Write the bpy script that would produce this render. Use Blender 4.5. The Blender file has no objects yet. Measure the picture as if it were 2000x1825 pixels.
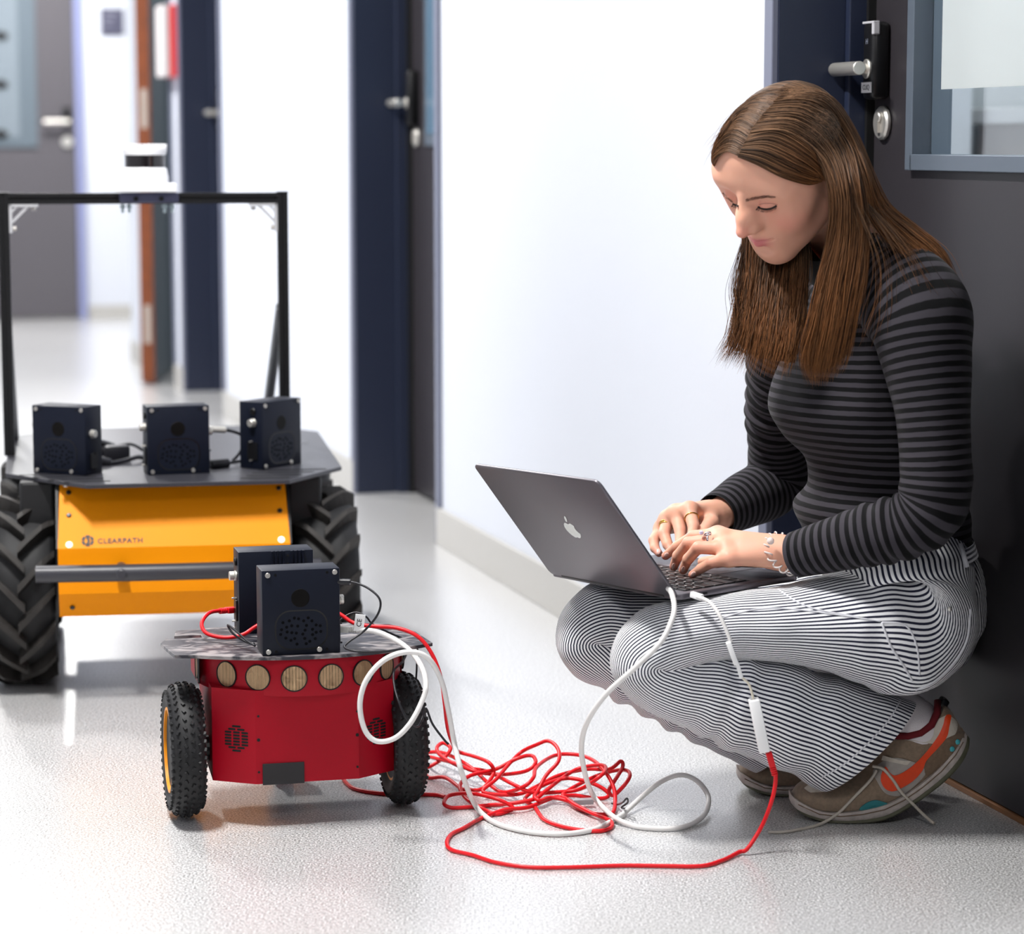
import bpy, bmesh, math, random
import numpy as np
from mathutils import Vector, Matrix, Quaternion

# ------------------------------------------------------------------ camera
sc = bpy.context.scene
C = bpy.data.collections.new('scene'); sc.collection.children.link(C)
F_PX, CXP, CYP = 5000.0, 1000.0, 912.5
PITCH = math.atan(636.5 / F_PX); CAM_H = 0.945
cam_d = bpy.data.cameras.new('camera'); cam = bpy.data.objects.new('camera', cam_d); C.objects.link(cam)
cam.location = (0, 0, CAM_H); cam.rotation_euler = (math.pi / 2 - PITCH, 0, 0)
cam_d.sensor_fit = 'HORIZONTAL'; cam_d.sensor_width = 36.0; cam_d.lens = 36.0 * F_PX / 2000.0
cam_d.clip_start = 0.05; cam_d.clip_end = 60
cam_d.dof.use_dof = True; cam_d.dof.focus_distance = 3.62; cam_d.dof.aperture_fstop = 4.2
sc.camera = cam

# ------------------------------------------------------------------ world, exposure
w = bpy.data.worlds.new('world'); sc.world = w; w.use_nodes = True
w.node_tree.nodes['Background'].inputs[0].default_value = (0.75, 0.83, 1.0, 1)
w.node_tree.nodes['Background'].inputs[1].default_value = 0.05
sc.view_settings.view_transform = 'Standard'; sc.view_settings.look = 'None'
sc.view_settings.exposure = -.54; sc.view_settings.gamma = 1.0; sc.view_settings.use_curve_mapping = False
sc.cycles.use_denoising = True
sc.cycles.max_bounces = 8; sc.cycles.diffuse_bounces = 4; sc.cycles.glossy_bounces = 4; sc.cycles.transmission_bounces = 6
sc.cycles.caustics_reflective = False; sc.cycles.caustics_refractive = False
sc.cycles.sample_clamp_indirect = 6.0

# corridor frame: S runs down the corridor, T to the right of it (metres, origin under the camera)
ANG = math.atan2(1455, 5040)
UX, UY = -math.sin(ANG), math.cos(ANG)
def W(s, t, z=0.0): return Vector((UX * s + UY * t, UY * s - UX * t, z))
CEIL = 2.62; T_R = 1.497; T_L = -1.05; S_END = 13.853; REC = 0.153
# ceiling lamps of the corridor: (s, t, length, width, watts)
LAMPS = [(0.25, 0.1, .6, .14, 40), (3.30, 0.1, .6, .14, 135), (6.30, 0.1, .6, .14, 130), (9.30, 0.1, .6, .14, 150), (12.6, 1.3, .6, .14, 140)]

# ------------------------------------------------------------------ camera geometry helper (photo pixel -> point at a known depth or height)
_FW = np.array([0, math.cos(PITCH), -math.sin(PITCH)]); _UP = np.array([0, math.sin(PITCH), math.cos(PITCH)])
def _ray(px, py): return np.array([1., 0, 0]) * (px - CXP) / F_PX + _UP * (CYP - py) / F_PX + _FW
def at(px, py, Y):
    d = _ray(px, py); return np.array([0, 0, CAM_H]) + d * (Y / d[1])
def fl(px, py, z=0.0):
    d = _ray(px, py); return np.array([0, 0, CAM_H]) + d * ((z - CAM_H) / d[2])
def on_t(px, py, t):
    d = _ray(px, py); k = t / (d[0] * UY - d[1] * UX); p = d * k
    return (p[0] * UX + p[1] * UY, CAM_H + p[2])          # (s, z)

# ------------------------------------------------------------------ materials
MATS = {}
def srgb(r, g, b):
    f = lambda c: (c / 255 / 12.92) if c <= 10 else ((c / 255 + .055) / 1.055) ** 2.4
    return (f(r), f(g), f(b), 1)
def mat(name, col, rough=.5, metal=0., var=0., vscale=40., bump=0., bscale=200., spec=.5, coat=0., trans=0., ior=1.45, alpha=1., emit=None, estr=0., sss=0., sheen=0., aniso=0.):
    if name in MATS: return MATS[name]
    m = bpy.data.materials.new(name); m.use_nodes = True; nt = m.node_tree; b = nt.nodes['Principled BSDF']
    b.inputs['Base Color'].default_value = col; b.inputs['Roughness'].default_value = rough; b.inputs['Metallic'].default_value = metal
    b.inputs['Specular IOR Level'].default_value = spec; b.inputs['Coat Weight'].default_value = coat
    b.inputs['Transmission Weight'].default_value = trans; b.inputs['IOR'].default_value = ior; b.inputs['Alpha'].default_value = alpha
    b.inputs['Sheen Weight'].default_value = sheen; b.inputs['Anisotropic'].default_value = aniso
    if sss: b.inputs['Subsurface Weight'].default_value = sss; b.inputs['Subsurface Radius'].default_value = (.012, .004, .002); b.inputs['Subsurface Scale'].default_value = 1.0
    if emit: b.inputs['Emission Color'].default_value = emit; b.inputs['Emission Strength'].default_value = estr
    tc = nt.nodes.new('ShaderNodeTexCoord')
    if var:
        n = nt.nodes.new('ShaderNodeTexNoise'); n.inputs['Scale'].default_value = vscale; n.inputs['Detail'].default_value = 4
        nt.links.new(tc.outputs['Object'], n.inputs['Vector'])
        mx = nt.nodes.new('ShaderNodeMix'); mx.data_type = 'RGBA'; mx.blend_type = 'MULTIPLY'; mx.inputs[0].default_value = 1
        mr = nt.nodes.new('ShaderNodeMapRange'); mr.inputs['From Min'].default_value = .3; mr.inputs['From Max'].default_value = .7
        mr.inputs['To Min'].default_value = 1 - var; mr.inputs['To Max'].default_value = 1 + var
        nt.links.new(n.outputs['Fac'], mr.inputs['Value']); nt.links.new(mr.outputs[0], mx.inputs[7])
        mx.inputs[6].default_value = col; nt.links.new(mx.outputs[2], b.inputs['Base Color'])
    if bump:
        n2 = nt.nodes.new('ShaderNodeTexNoise'); n2.inputs['Scale'].default_value = bscale; n2.inputs['Detail'].default_value = 3
        nt.links.new(tc.outputs['Object'], n2.inputs['Vector'])
        bp = nt.nodes.new('ShaderNodeBump'); bp.inputs['Strength'].default_value = bump; bp.inputs['Distance'].default_value = .002
        nt.links.new(n2.outputs['Fac'], bp.inputs['Height']); nt.links.new(bp.outputs[0], b.inputs['Normal'])
    MATS[name] = m; return m
def nodes_of(m): return m.node_tree, m.node_tree.nodes['Principled BSDF']
def mathn(nt, op, a, b=None, c=None):
    n = nt.nodes.new('ShaderNodeMath'); n.operation = op
    for i, v in enumerate((a, b, c)):
        if v is None: continue
        if hasattr(v, 'is_linked') or hasattr(v, 'links'): nt.links.new(v, n.inputs[i])
        else: n.inputs[i].default_value = v
    return n.outputs[0]

# ------------------------------------------------------------------ mesh builder
def rotm(rx=0, ry=0, rz=0): return Matrix.Rotation(rz, 4, 'Z') @ Matrix.Rotation(ry, 4, 'Y') @ Matrix.Rotation(rx, 4, 'X')
def T(x, y, z): return Matrix.Translation((x, y, z))
def frame(o, x, y, z):
    m = Matrix.Identity(4)
    for i, a in enumerate((x, y, z)):
        for k in range(3): m[k][i] = a[k]
    for k in range(3): m[k][3] = o[k]
    return m
def align(p0, p1):
    d = Vector(p1) - Vector(p0); q = d.to_track_quat('Z', 'Y'); return T(*p0) @ q.to_matrix().to_4x4(), d.length
class MB:
    def __init__(self): self.v = []; self.f = []; self.uv = None
    def add(self, vs, fs, M=None):
        o = len(self.v)
        if M is not None: vs = [M @ Vector(p) for p in vs]
        self.v += [tuple(p) for p in vs]; self.f += [tuple(o + i for i in q) for q in fs]; return self
    def box(self, c, s, M=None, bev=0.0, seg=2):
        hx, hy, hz = s[0] / 2, s[1] / 2, s[2] / 2; cx, cy, cz = c
        if not bev:
            vs = [(cx + i * hx, cy + j * hy, cz + k * hz) for i in (-1, 1) for j in (-1, 1) for k in (-1, 1)]
            return self.add(vs, [(0, 1, 3, 2), (4, 6, 7, 5), (0, 4, 5, 1), (2, 3, 7, 6), (0, 2, 6, 4), (1, 5, 7, 3)], M)
        bm = bmesh.new(); bmesh.ops.create_cube(bm, size=1)
        for v in bm.verts: v.co = Vector((v.co.x * s[0] + cx, v.co.y * s[1] + cy, v.co.z * s[2] + cz))
        bmesh.ops.bevel(bm, geom=bm.edges[:], offset=bev, segments=seg, profile=.5, affect='EDGES')
        return self.bm(bm, M)
    def bm(self, bm, M=None):
        bm.verts.index_update(); self.add([v.co.copy() for v in bm.verts], [[v.index for v in f.verts] for f in bm.faces], M); bm.free(); return self
    def lathe(self, prof, n=32, M=None, close=False):
        vs = []; fs = []; m = len(prof)
        for i in range(n):
            a = 2 * math.pi * i / n; ca, sa = math.cos(a), math.sin(a)
            vs += [(r * ca, r * sa, z) for r, z in prof]
        for i in range(n):
            j = (i + 1) % n
            for k in range(m if close else m - 1):
                k2 = (k + 1) % m; fs.append((i * m + k, j * m + k, j * m + k2, i * m + k2))
        if not close:
            for k, rev in ((0, True), (m - 1, False)):
                if prof[k][0] > 1e-6:
                    ring = [i * m + k for i in range(n)]; fs.append(tuple(reversed(ring)) if rev else tuple(ring))
        return self.add(vs, fs, M)
    def cyl(self, p0, p1, r, n=20, r1=None, bev=0.0, M=None):
        A, L = align(p0, p1); r1 = r if r1 is None else r1
        pr = [(r, 0), (r1, L)] if not bev else [(max(r - bev, 1e-4), 0), (r, bev), (r1, L - bev), (max(r1 - bev, 1e-4), L)]
        return self.lathe(pr, n, A if M is None else M @ A)
    def prism(self, poly, z0, z1, M=None, bev=0.0):
        n = len(poly)
        if bev:
            bm = bmesh.new(); vs = [bm.verts.new((x, y, z0)) for x, y in poly]; f = bm.faces.new(vs)
            r = bmesh.ops.extrude_face_region(bm, geom=[f]); 
            for e in r['geom']:
                if isinstance(e, bmesh.types.BMVert): e.co.z = z1
            bmesh.ops.recalc_face_normals(bm, faces=bm.faces[:])
            es = [e for e in bm.edges if abs(e.verts[0].co.z - e.verts[1].co.z) < 1e-9]
            bmesh.ops.bevel(bm, geom=es, offset=bev, segments=2, profile=.5, affect='EDGES')
            return self.bm(bm, M)
        vs = [(x, y, z0) for x, y in poly] + [(x, y, z1) for x, y in poly]
        fs = [tuple(reversed(range(n))), tuple(range(n, 2 * n))] + [(i, (i + 1) % n, n + (i + 1) % n, n + i) for i in range(n)]
        return self.add(vs, fs, M)
    def tube(self, pts, r, n=8, cap=True, radii=None):
        P = [Vector(p) for p in pts]; m = len(P); up = Vector((0, 0, 1)); vs = []; fs = []
        t0 = (P[1] - P[0]).normalized(); nx = t0.orthogonal().normalized()
        for i in range(m):
            t = (P[min(i + 1, m - 1)] - P[max(i - 1, 0)]).normalized()
            nx = (nx - t * nx.dot(t)).normalized(); ny = t.cross(nx); rr = radii[i] if radii is not None else r
            for k in range(n):
                a = 2 * math.pi * k / n; vs.append(P[i] + nx * (rr * math.cos(a)) + ny * (rr * math.sin(a)))
        for i in range(m - 1):
            for k in range(n): fs.append((i * n + k, i * n + (k + 1) % n, (i + 1) * n + (k + 1) % n, (i + 1) * n + k))
        if cap: fs.append(tuple(reversed(range(n)))); fs.append(tuple(range((m - 1) * n, m * n)))
        return self.add(vs, fs)
    def sphere(self, c, r, n=16, M=None, sc3=(1, 1, 1)):
        m = n // 2; pr = [(r * math.sin(math.pi * i / m), -r * math.cos(math.pi * i / m)) for i in range(m + 1)]
        pr[0] = (1e-5, -r); pr[-1] = (1e-5, r)
        A = T(*c) @ Matrix.Diagonal((*sc3, 1)); return self.lathe(pr, n, A if M is None else M @ A)
def spline(pts, per=8, closed=False):
    P = [np.array(p, float) for p in pts]; n = len(P); out = []
    for i in range(n if closed else n - 1):
        g = (lambda k: P[k % n]) if closed else (lambda k: P[min(max(k, 0), n - 1)])
        a, b, c, d = g(i - 1), g(i), g(i + 1), g(i + 2)
        for j in range(per):
            t = j / per; out.append(.5 * ((2 * b) + (-a + c) * t + (2 * a - 5 * b + 4 * c - d) * t * t + (-a + 3 * b - 3 * c + d) * t ** 3))
    if not closed: out.append(P[-1])
    return out
def resample(pts, n):
    P = np.array(pts); d = np.r_[0, np.cumsum(np.linalg.norm(np.diff(P, axis=0), axis=1))]
    s = np.linspace(0, d[-1], n); return np.stack([np.interp(s, d, P[:, k]) for k in range(P.shape[1])], 1)

# ------------------------------------------------------------------ objects
def root_of(o):
    while o.parent: o = o.parent
    return o
def tag(o, label=None, cat=None, group=None, kind=None):
    if label: o['label'] = label
    if cat: o['category'] = cat
    if group: o['group'] = group
    if kind: o['kind'] = kind
    return o
def empty(name, loc=(0, 0, 0), rz=0.0, M=None):
    o = bpy.data.objects.new(name, None); C.objects.link(o); o.empty_display_size = .05
    if M is not None: o.matrix_basis = M
    else: o.location = loc; o.rotation_euler = (0, 0, rz)
    return o
def obj(name, mb, m, parent=None, smooth=False, world=False, angle=None, label=None):
    me = bpy.data.meshes.new(name); vs = mb.v
    if world and parent is not None:
        I = root_of(parent).matrix_basis.inverted(); vs = [I @ Vector(p) for p in vs]
    me.from_pydata([tuple(p) for p in vs], [], mb.f)
    if mb.uv is not None:
        ul = me.uv_layers.new(name='UVMap'); li = np.empty(len(me.loops), np.int32); me.loops.foreach_get('vertex_index', li)
        ul.data.foreach_set('uv', np.asarray(mb.uv, np.float32)[li].ravel())
    me.validate(); me.materials.append(m)
    bm = bmesh.new(); bm.from_mesh(me); bmesh.ops.recalc_face_normals(bm, faces=bm.faces[:]); bm.to_mesh(me); bm.free()
    if smooth: me.polygons.foreach_set('use_smooth', [True] * len(me.polygons))
    if angle is not None: me.set_sharp_from_angle(angle=math.radians(angle))
    o = bpy.data.objects.new(name, me); C.objects.link(o)
    if parent is not None: o.parent = parent
    if label: o['label'] = label
    return o
def copy_child(o, parent, M):
    c = o.copy(); C.objects.link(c); c.parent = parent; c.matrix_basis = M; return c
def text_mesh(body, size, depth=0.0005, spacing=1.0, bold=0.0):
    cu = bpy.data.curves.new('lettering', 'FONT'); cu.body = body; cu.size = size; cu.extrude = depth; cu.space_character = spacing; cu.offset = bold
    cu.align_x = 'CENTER'; cu.align_y = 'CENTER'; o = bpy.data.objects.new('lettering', cu); C.objects.link(o)
    dg = bpy.context.evaluated_depsgraph_get(); me = bpy.data.meshes.new_from_object(o.evaluated_get(dg))
    mb = MB(); mb.add([v.co.copy() for v in me.vertices], [tuple(p.vertices) for p in me.polygons])
    bpy.data.objects.remove(o); bpy.data.curves.remove(cu); bpy.data.meshes.remove(me); return mb
def moved(mb, M): mb.v = [tuple(M @ Vector(p)) for p in mb.v]; return mb
# ================================================================== the corridor
R_WALL = rotm(rz=ANG)                       # local x = T (right), local y = S (down the corridor)
m_wall = mat('white_wall', srgb(204, 208, 217), .6, bump=.15, bscale=90)
m_ceil = mat('ceiling_white', srgb(235, 235, 235), .8)
m_base = mat('grey_linoleum_skirting', srgb(176, 174, 170), .45, var=.12, vscale=900)
m_navy = mat('navy_steel_frame', srgb(33, 40, 60), .42, var=.04, vscale=600, bump=.05, bscale=900)
m_lav = mat('frame_edge_paint', srgb(106, 110, 128), .45)
m_leaf = mat('dark_grey_door_laminate', srgb(45, 42, 46), .42, var=.06, vscale=700, bump=.04, bscale=800)
m_steel = mat('brushed_steel', srgb(222, 219, 212), .38, metal=.85)
m_black = mat('black_plastic', srgb(16, 16, 18), .35)
m_seal = mat('black_rubber_seal', srgb(10, 10, 12), .6)
m_alu = mat('grey_anodised_window_frame', srgb(98, 108, 120), .4, metal=.3)
m_wood = mat('orange_brown_wood_edge', srgb(112, 54, 18), .5, var=.15, vscale=25)
m_green = mat('dark_slate_laminate', srgb(84, 96, 103), .45)

def floor_material():
    m = mat('speckled_linoleum', srgb(150, 148, 148), .3, coat=1.0); nt, b = nodes_of(m); b.inputs['Coat Roughness'].default_value = .28; b.inputs['Coat IOR'].default_value = 1.6
    tc = nt.nodes.new('ShaderNodeTexCoord')
    n1 = nt.nodes.new('ShaderNodeTexNoise'); n1.inputs['Scale'].default_value = 340; n1.inputs['Detail'].default_value = 3; n1.inputs['Roughness'].default_value = .7
    n2 = nt.nodes.new('ShaderNodeTexNoise'); n2.inputs['Scale'].default_value = 3.0; n2.inputs['Detail'].default_value = 5
    v = nt.nodes.new('ShaderNodeTexVoronoi'); v.inputs['Scale'].default_value = 300
    for n in (n1, n2, v): nt.links.new(tc.outputs['Object'], n.inputs['Vector'])
    cr = nt.nodes.new('ShaderNodeValToRGB'); e = cr.color_ramp.elements
    e[0].position = .40; e[0].color = srgb(112, 110, 111); e[1].position = .60; e[1].color = srgb(240, 237, 235)
    nt.links.new(n1.outputs['Fac'], cr.inputs[0])
    sp = mathn(nt, 'LESS_THAN', v.outputs['Distance'], .18)
    sc_ = nt.nodes.new('ShaderNodeMix'); sc_.data_type = 'RGBA'; nt.links.new(mathn(nt, 'MULTIPLY', sp, .5), sc_.inputs[0])
    nt.links.new(cr.outputs[0], sc_.inputs[6]); nt.links.new(v.outputs['Color'], sc_.inputs[7])
    hs = nt.nodes.new('ShaderNodeHueSaturation'); hs.inputs['Saturation'].default_value = .12; nt.links.new(sc_.outputs[2], hs.inputs['Color'])
    nt.links.new(hs.outputs[0], b.inputs['Base Color'])
    mr = nt.nodes.new('ShaderNodeMapRange'); mr.inputs['To Min'].default_value = .24; mr.inputs['To Max'].default_value = .38
    nt.links.new(n2.outputs['Fac'], mr.inputs['Value']); nt.links.new(mr.outputs[0], b.inputs['Roughness'])
    bp = nt.nodes.new('ShaderNodeBump'); bp.inputs['Strength'].default_value = .012; bp.inputs['Distance'].default_value = .0005
    nt.links.new(n1.outputs['Fac'], bp.inputs['Height']); nt.links.new(bp.outputs[0], b.inputs['Normal'])
    return m
m_floor = floor_material()
def sbox(mb, s0, s1, t0, t1, z0, z1, bev=0):        # a box in corridor coordinates
    return mb.box(((t0 + t1) / 2, (s0 + s1) / 2, (z0 + z1) / 2), (abs(t1 - t0), abs(s1 - s0), abs(z1 - z0)), R_WALL, bev)
def struct(name, mb, m, parent=None, **k):
    o = obj(name, mb, m, parent, **k)
    if parent is None: o['kind'] = 'structure'
    return o
S_BACK = -3.2; T_FAR = 4.6
struct('floor', sbox(MB(), S_BACK, S_END + .2, T_L - .2, T_FAR, -.1, 0), m_floor)
struct('ceiling', sbox(MB(), S_BACK, S_END + .2, T_L - .2, T_FAR, CEIL, CEIL + .1), m_ceil)
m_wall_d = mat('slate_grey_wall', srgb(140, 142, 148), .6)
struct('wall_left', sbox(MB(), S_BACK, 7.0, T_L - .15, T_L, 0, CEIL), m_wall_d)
struct('wall_left', sbox(MB(), 7.0, S_END, T_L - .15, T_L, 0, CEIL), m_wall)
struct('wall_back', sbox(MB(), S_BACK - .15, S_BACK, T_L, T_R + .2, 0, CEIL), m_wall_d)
struct('wall_end', sbox(MB(), S_END, S_END + .15, T_L, T_FAR, 0, CEIL), m_wall)
struct('baseboard_end', sbox(MB(), S_END - .012, S_END, T_L, T_FAR, 0, .07, .002), m_base)
DOORS = [(2.805, 3.725), (5.800, 6.706), (8.765, 9.668), (9.880, 10.785)]     # openings along the right wall
D_TOP = 2.12; WT = .26
edges = [S_BACK] + [e for d in DOORS for e in d] + [11.15]
for i in range(0, len(edges), 2):
    a, b_ = edges[i], edges[i + 1]
    struct('wall_right', sbox(MB(), a, b_, T_R, T_R + WT, 0, CEIL), m_wall)
    bb = MB(); sbox(bb, a, b_, T_R - .010, T_R, 0, .088, .002); struct('baseboard_right', bb, m_base)
for a, b_ in DOORS: struct('wall_right', sbox(MB(), a, b_, T_R, T_R + WT, D_TOP, CEIL), m_wall)
struct('wall_corner', sbox(MB(), 11.0, 11.15, T_R + WT, T_FAR, 0, CEIL), m_wall)
# room behind the near door, seen through its pane
struct('wall_room', sbox(MB(), 1.2, 5.6, 3.9, 4.0, 0, CEIL), mat('room_wall', srgb(168, 174, 178), .7))
struct('wall_room', sbox(MB(), 5.5, 5.6, T_R + WT, 3.9, 0, CEIL), MATS['room_wall'])
struct('trim_1', sbox(MB(), 5.36, 5.5, 2.52, 2.64, 0, CEIL), m_wall)
struct('wall_room', sbox(MB(), 1.1, 1.2, T_R + WT, 3.9, 0, CEIL), m_wall)

def steel_frame(parent, a, b_):                     # the deep navy reveal with a rebate and a pale lip on the wall edge
    for (s0, s1, dirn) in ((b_, b_ - .012, -1), (a, a + .012, 1)):
        f = MB(); sbox(f, s0, s1, T_R + .001, T_R + .112, 0, D_TOP, .001)
        sbox(f, s0, s0 + dirn * .027, T_R + .112, T_R + WT, 0, D_TOP, .002); obj('frame_jamb', f, m_navy, parent)
        l = MB(); sbox(l, s0 + dirn * .010, s0 - dirn * .024, T_R - .009, T_R + .002, 0, D_TOP + .03, .002); obj('frame_lip', l, m_lav, parent)
        se = MB(); sbox(se, s0 + dirn * .027, s0 + dirn * .035, T_R + .140, T_R + .16, 0, D_TOP, 0); obj('seal', se, m_seal, parent)
    h = MB(); sbox(h, a, b_, T_R + .001, T_R + WT, D_TOP - .012, D_TOP, .001); obj('frame_head', h, m_navy, parent)
LT = T_R + REC                                       # the plane of the door leaves
def lever(parent, s, z, t, r=.0105):   # cylindrical lever on a short neck with rosette
    h = MB(); h.cyl(W(s, t, z), W(s, t - .005, z), .015, 24, bev=.001); h.cyl(W(s, t - .005, z), W(s, t - .032, z), .0085, 16)
    h.cyl(W(s - .040, t - .032, z), W(s + .056, t - .032, z), r, 24, bev=.001)
    o = obj('handle', h, m_steel, parent, smooth=True, angle=40); return o
def cylinder_lock(parent, s, z, t):
    h = MB(); h.cyl(W(s, t, z), W(s, t - .010, z), .026, 32, bev=.003); e = obj('lock_rosette', h, m_steel, parent, smooth=True, angle=40)
    k = MB(); k.cyl(W(s, t - .010, z + .008), W(s, t - .014, z + .008), .0085, 20, bev=.001); k.box((0, 0, 0), (.006, .008, .018), T(*W(s, t - .012, z - .006)) @ R_WALL); obj('key_cylinder', k, m_steel, e, smooth=True, angle=40)
def reader(parent, s, z0, z1, t, wid=.042, dep=.030):      # black electronic lock plate
    h = MB(); sbox(h, s - wid / 2, s + wid / 2, t - dep, t, z0, z1, .008); o = obj('card_reader', h, m_black, parent, smooth=True, angle=50)
    return o

# ---- near door (half behind the crouching person)
d1 = empty('door_1', W(3.265, LT)); d1['kind'] = 'structure'; d1['label'] = 'dark grey door behind the crouching person, with window and card lock'
def dobj(n, mb, m, p, **k): return obj(n, mb, m, p, world=True, **k)
_o = obj
def obj_w(name, mb, m, parent=None, **k): k.setdefault('world', True); return _o(name, mb, m, parent, **k)
obj = obj_w
steel_frame(d1, 2.805, 3.725)
LA, LB = 2.845, 3.690
wsa, wz = on_t(1790, 296, LT); WS1 = wsa; WS0 = LA + .13; WZ0 = wz - .012; WZ1 = 1.95
lf = MB()
sbox(lf, LA, WS0, LT, LT + .045, .010, D_TOP - .02); sbox(lf, WS1, LB, LT, LT + .045, .010, D_TOP - .02)
sbox(lf, WS0, WS1, LT, LT + .045, .010, WZ0); sbox(lf, WS0, WS1, LT, LT + .045, WZ1, D_TOP - .02)
leaf = obj('door_leaf', lf, m_leaf, d1)
fr = MB()
for (a, b_, z0, z1) in ((WS1 - .008, WS1 + .016, WZ0 - .016, WZ1 + .02), (WS0 - .016, WS0 + .008, WZ0 - .016, WZ1 + .02), (WS0, WS1, WZ0 - .016, WZ0 + .008), (WS0, WS1, WZ1, WZ1 + .02)):
    sbox(fr, a, b_, LT - .012, LT + .057, z0, z1, .0015)
obj('window_frame', fr, m_alu, d1)
m_glass = mat('clear_glass', (.9, .97, .96, 1), .02, trans=1.0, ior=1.45)
gl = MB(); sbox(gl, WS0, WS1, LT + .018, LT + .024, WZ0, WZ1); pane = obj('pane', gl, m_glass, d1)
fz0 = on_t(1900, 172, LT + .017)[1]
m_film = mat('frosted_white_film', srgb(226, 236, 238), .75); _nt = m_film.node_tree; _d = _nt.nodes.new('ShaderNodeBsdfDiffuse'); _t = _nt.nodes.new('ShaderNodeBsdfTranslucent'); _m = _nt.nodes.new('ShaderNodeMixShader')
_d.inputs[0].default_value = srgb(240, 246, 247); _t.inputs[0].default_value = srgb(240, 246, 247); _m.inputs[0].default_value = .6; _nt.links.new(_d.outputs[0], _m.inputs[1]); _nt.links.new(_t.outputs[0], _m.inputs[2]); _nt.links.new(_m.outputs[0], _nt.nodes['Material Output'].inputs[0])
fi = MB(); sbox(fi, WS0, WS1 - .045, LT + .0165, LT + .0175, fz0, WZ1); obj('frosted_film', fi, m_film, pane)
th = MB(); sbox(th, LA, LB, LT - .004, LT + .05, 0, .008, .001); obj('threshold', th, mat('worn_brass_threshold', srgb(150, 105, 70), .5, metal=.2), d1)
hs, hz = 3.666, 1.0548
rz1 = on_t(1712, 42, LT - .02)[1]; rz0 = on_t(1712, 194, LT - .02)[1]
rd = reader(d1, hs - .012, rz0, rz1, LT)
ho = lever(d1, hs - .012, hz, LT - .028)
cy_s, cy_z = 3.650, .973; cylinder_lock(d1, cy_s, cy_z, LT)
stk = MB(); sbox(stk, hs - .030, hs + .006, LT - .0312, LT - .0300, rz0 + .010, rz0 + .026); so = obj('asset_sticker', stk, mat('white_sticker', srgb(225, 225, 228), .5), rd)
tm = text_mesh('CLIQ', .011, .0002); M_ = frame(W(hs - .012, LT - .0314, rz0 + .018), (-UX, -UY, 0), (0, 0, 1), (-UY, UX, 0)); obj('sticker_print', moved(tm, M_), m_black, so)
cap = MB(); sbox(cap, hs - .034, hs - .026, LT - .0305, LT - .019, rz1 - .020, rz1 + .0006, .002); sbox(cap, hs - .034, hs + .008, LT - .0305, LT - .02, rz1 - .003, rz1 + .0006, .001); obj('reader_cap', cap, mat('pale_grey_plastic', srgb(190, 190, 195), .4), rd)
tm = text_mesh('H', .012, .0002); obj('reader_mark', moved(tm, frame(W(hs - .010, LT - .0303, rz1 - .03), (-UX, -UY, 0), (0, 0, 1), (-UY, UX, 0))), mat('reader_print', srgb(120, 125, 140), .5), rd)

cbn = empty('cabinet', W(5.2, 2.9)); tag(cbn, 'beige cabinet with white top seen through the near door window', 'cabinet')
cb = MB(); sbox(cb, 4.95, 5.45, 2.70, 3.5, 0, .985, .004); obj('body', cb, mat('beige_cabinet', srgb(150, 142, 136), .6), cbn); cb = MB(); sbox(cb, 4.93, 5.45, 2.68, 3.52, .985, 1.02, .003); obj('top', cb, m_ceil, cbn)

# ---- second door along the wall
d2 = empty('door_2', W(6.25, LT)); d2['kind'] = 'structure'; d2['label'] = 'closed dark door in navy reveal between person and yellow robot'
steel_frame(d2, 5.800, 6.706)
lf = MB(); sbox(lf, 5.84, 6.67, LT, LT + .045, .010, D_TOP - .02); obj('door_leaf', lf, m_leaf, d2)
fr = MB(); zb = on_t(835, 285, LT)[1]; sbox(fr, 5.95, 6.50, LT - .01, LT + .001, zb, 1.95, .002); obj('window_frame', fr, m_alu, d2)
g2 = MB(); sbox(g2, 5.98, 6.47, LT - .012, LT - .009, zb + .03, 1.92); obj('pane', g2, mat('dark_pane', srgb(90, 115, 135), .1), d2)
hs, hz = 6.615, 1.045
reader(d2, hs, hz - .06, hz + .085, LT); lever(d2, hs, hz, LT - .028); cylinder_lock(d2, hs - .005, hz - .09, LT)

# ---- third door
d3 = empty('door_3', W(9.2, LT)); d3['kind'] = 'structure'; d3['label'] = 'navy door reveal further down the corridor'
steel_frame(d3, 8.765, 9.668)
lf = MB(); sbox(lf, 8.80, 9.63, LT, LT + .045, .010, D_TOP - .02); obj('door_leaf', lf, m_leaf, d3)
lever(d3, 9.585, 1.05, LT - .028); reader(d3, 9.585, .99, 1.14, LT)

# ---- fourth door, ajar: wooden lock edge towards the camera
d4 = empty('door_4', W(10.3, LT)); d4['kind'] = 'structure'; d4['label'] = 'door standing ajar with orange brown wooden lock edge'
steel_frame(d4, 9.880, 10.785)
pa = at(281, 600, 9.97); pb = at(300, 600, 9.97); pc = at(349, 600, 10.86)
A_ = Vector((pb[0], pb[1], 0)); dv = (Vector((pc[0], pc[1], 0)) - A_).normalized(); nv = Vector((-dv.y, dv.x, 0))
def leafbox(l0, l1, n0, n1, z0, z1):
    mb = MB(); mb.box(((l0 + l1) / 2, (n0 + n1) / 2, (z0 + z1) / 2), (l1 - l0, n1 - n0, z1 - z0), frame(A_, dv, nv, Vector((0, 0, 1)))); return mb
thk = .052
obj('door_leaf', leafbox(.004, .88, 0, thk, .010, D_TOP - .02), m_green, d4)
ed = obj('lock_edge', leafbox(0, .004, 0, thk, .010, D_TOP - .02), m_wood, d4)
for zz in (1.07, .237): obj('lock_plate', leafbox(-.002, 0, .012, .036, zz - .075, zz + .075), mat('worn_lock_plate', srgb(180, 170, 160), .4, metal=.6), ed)

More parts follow.
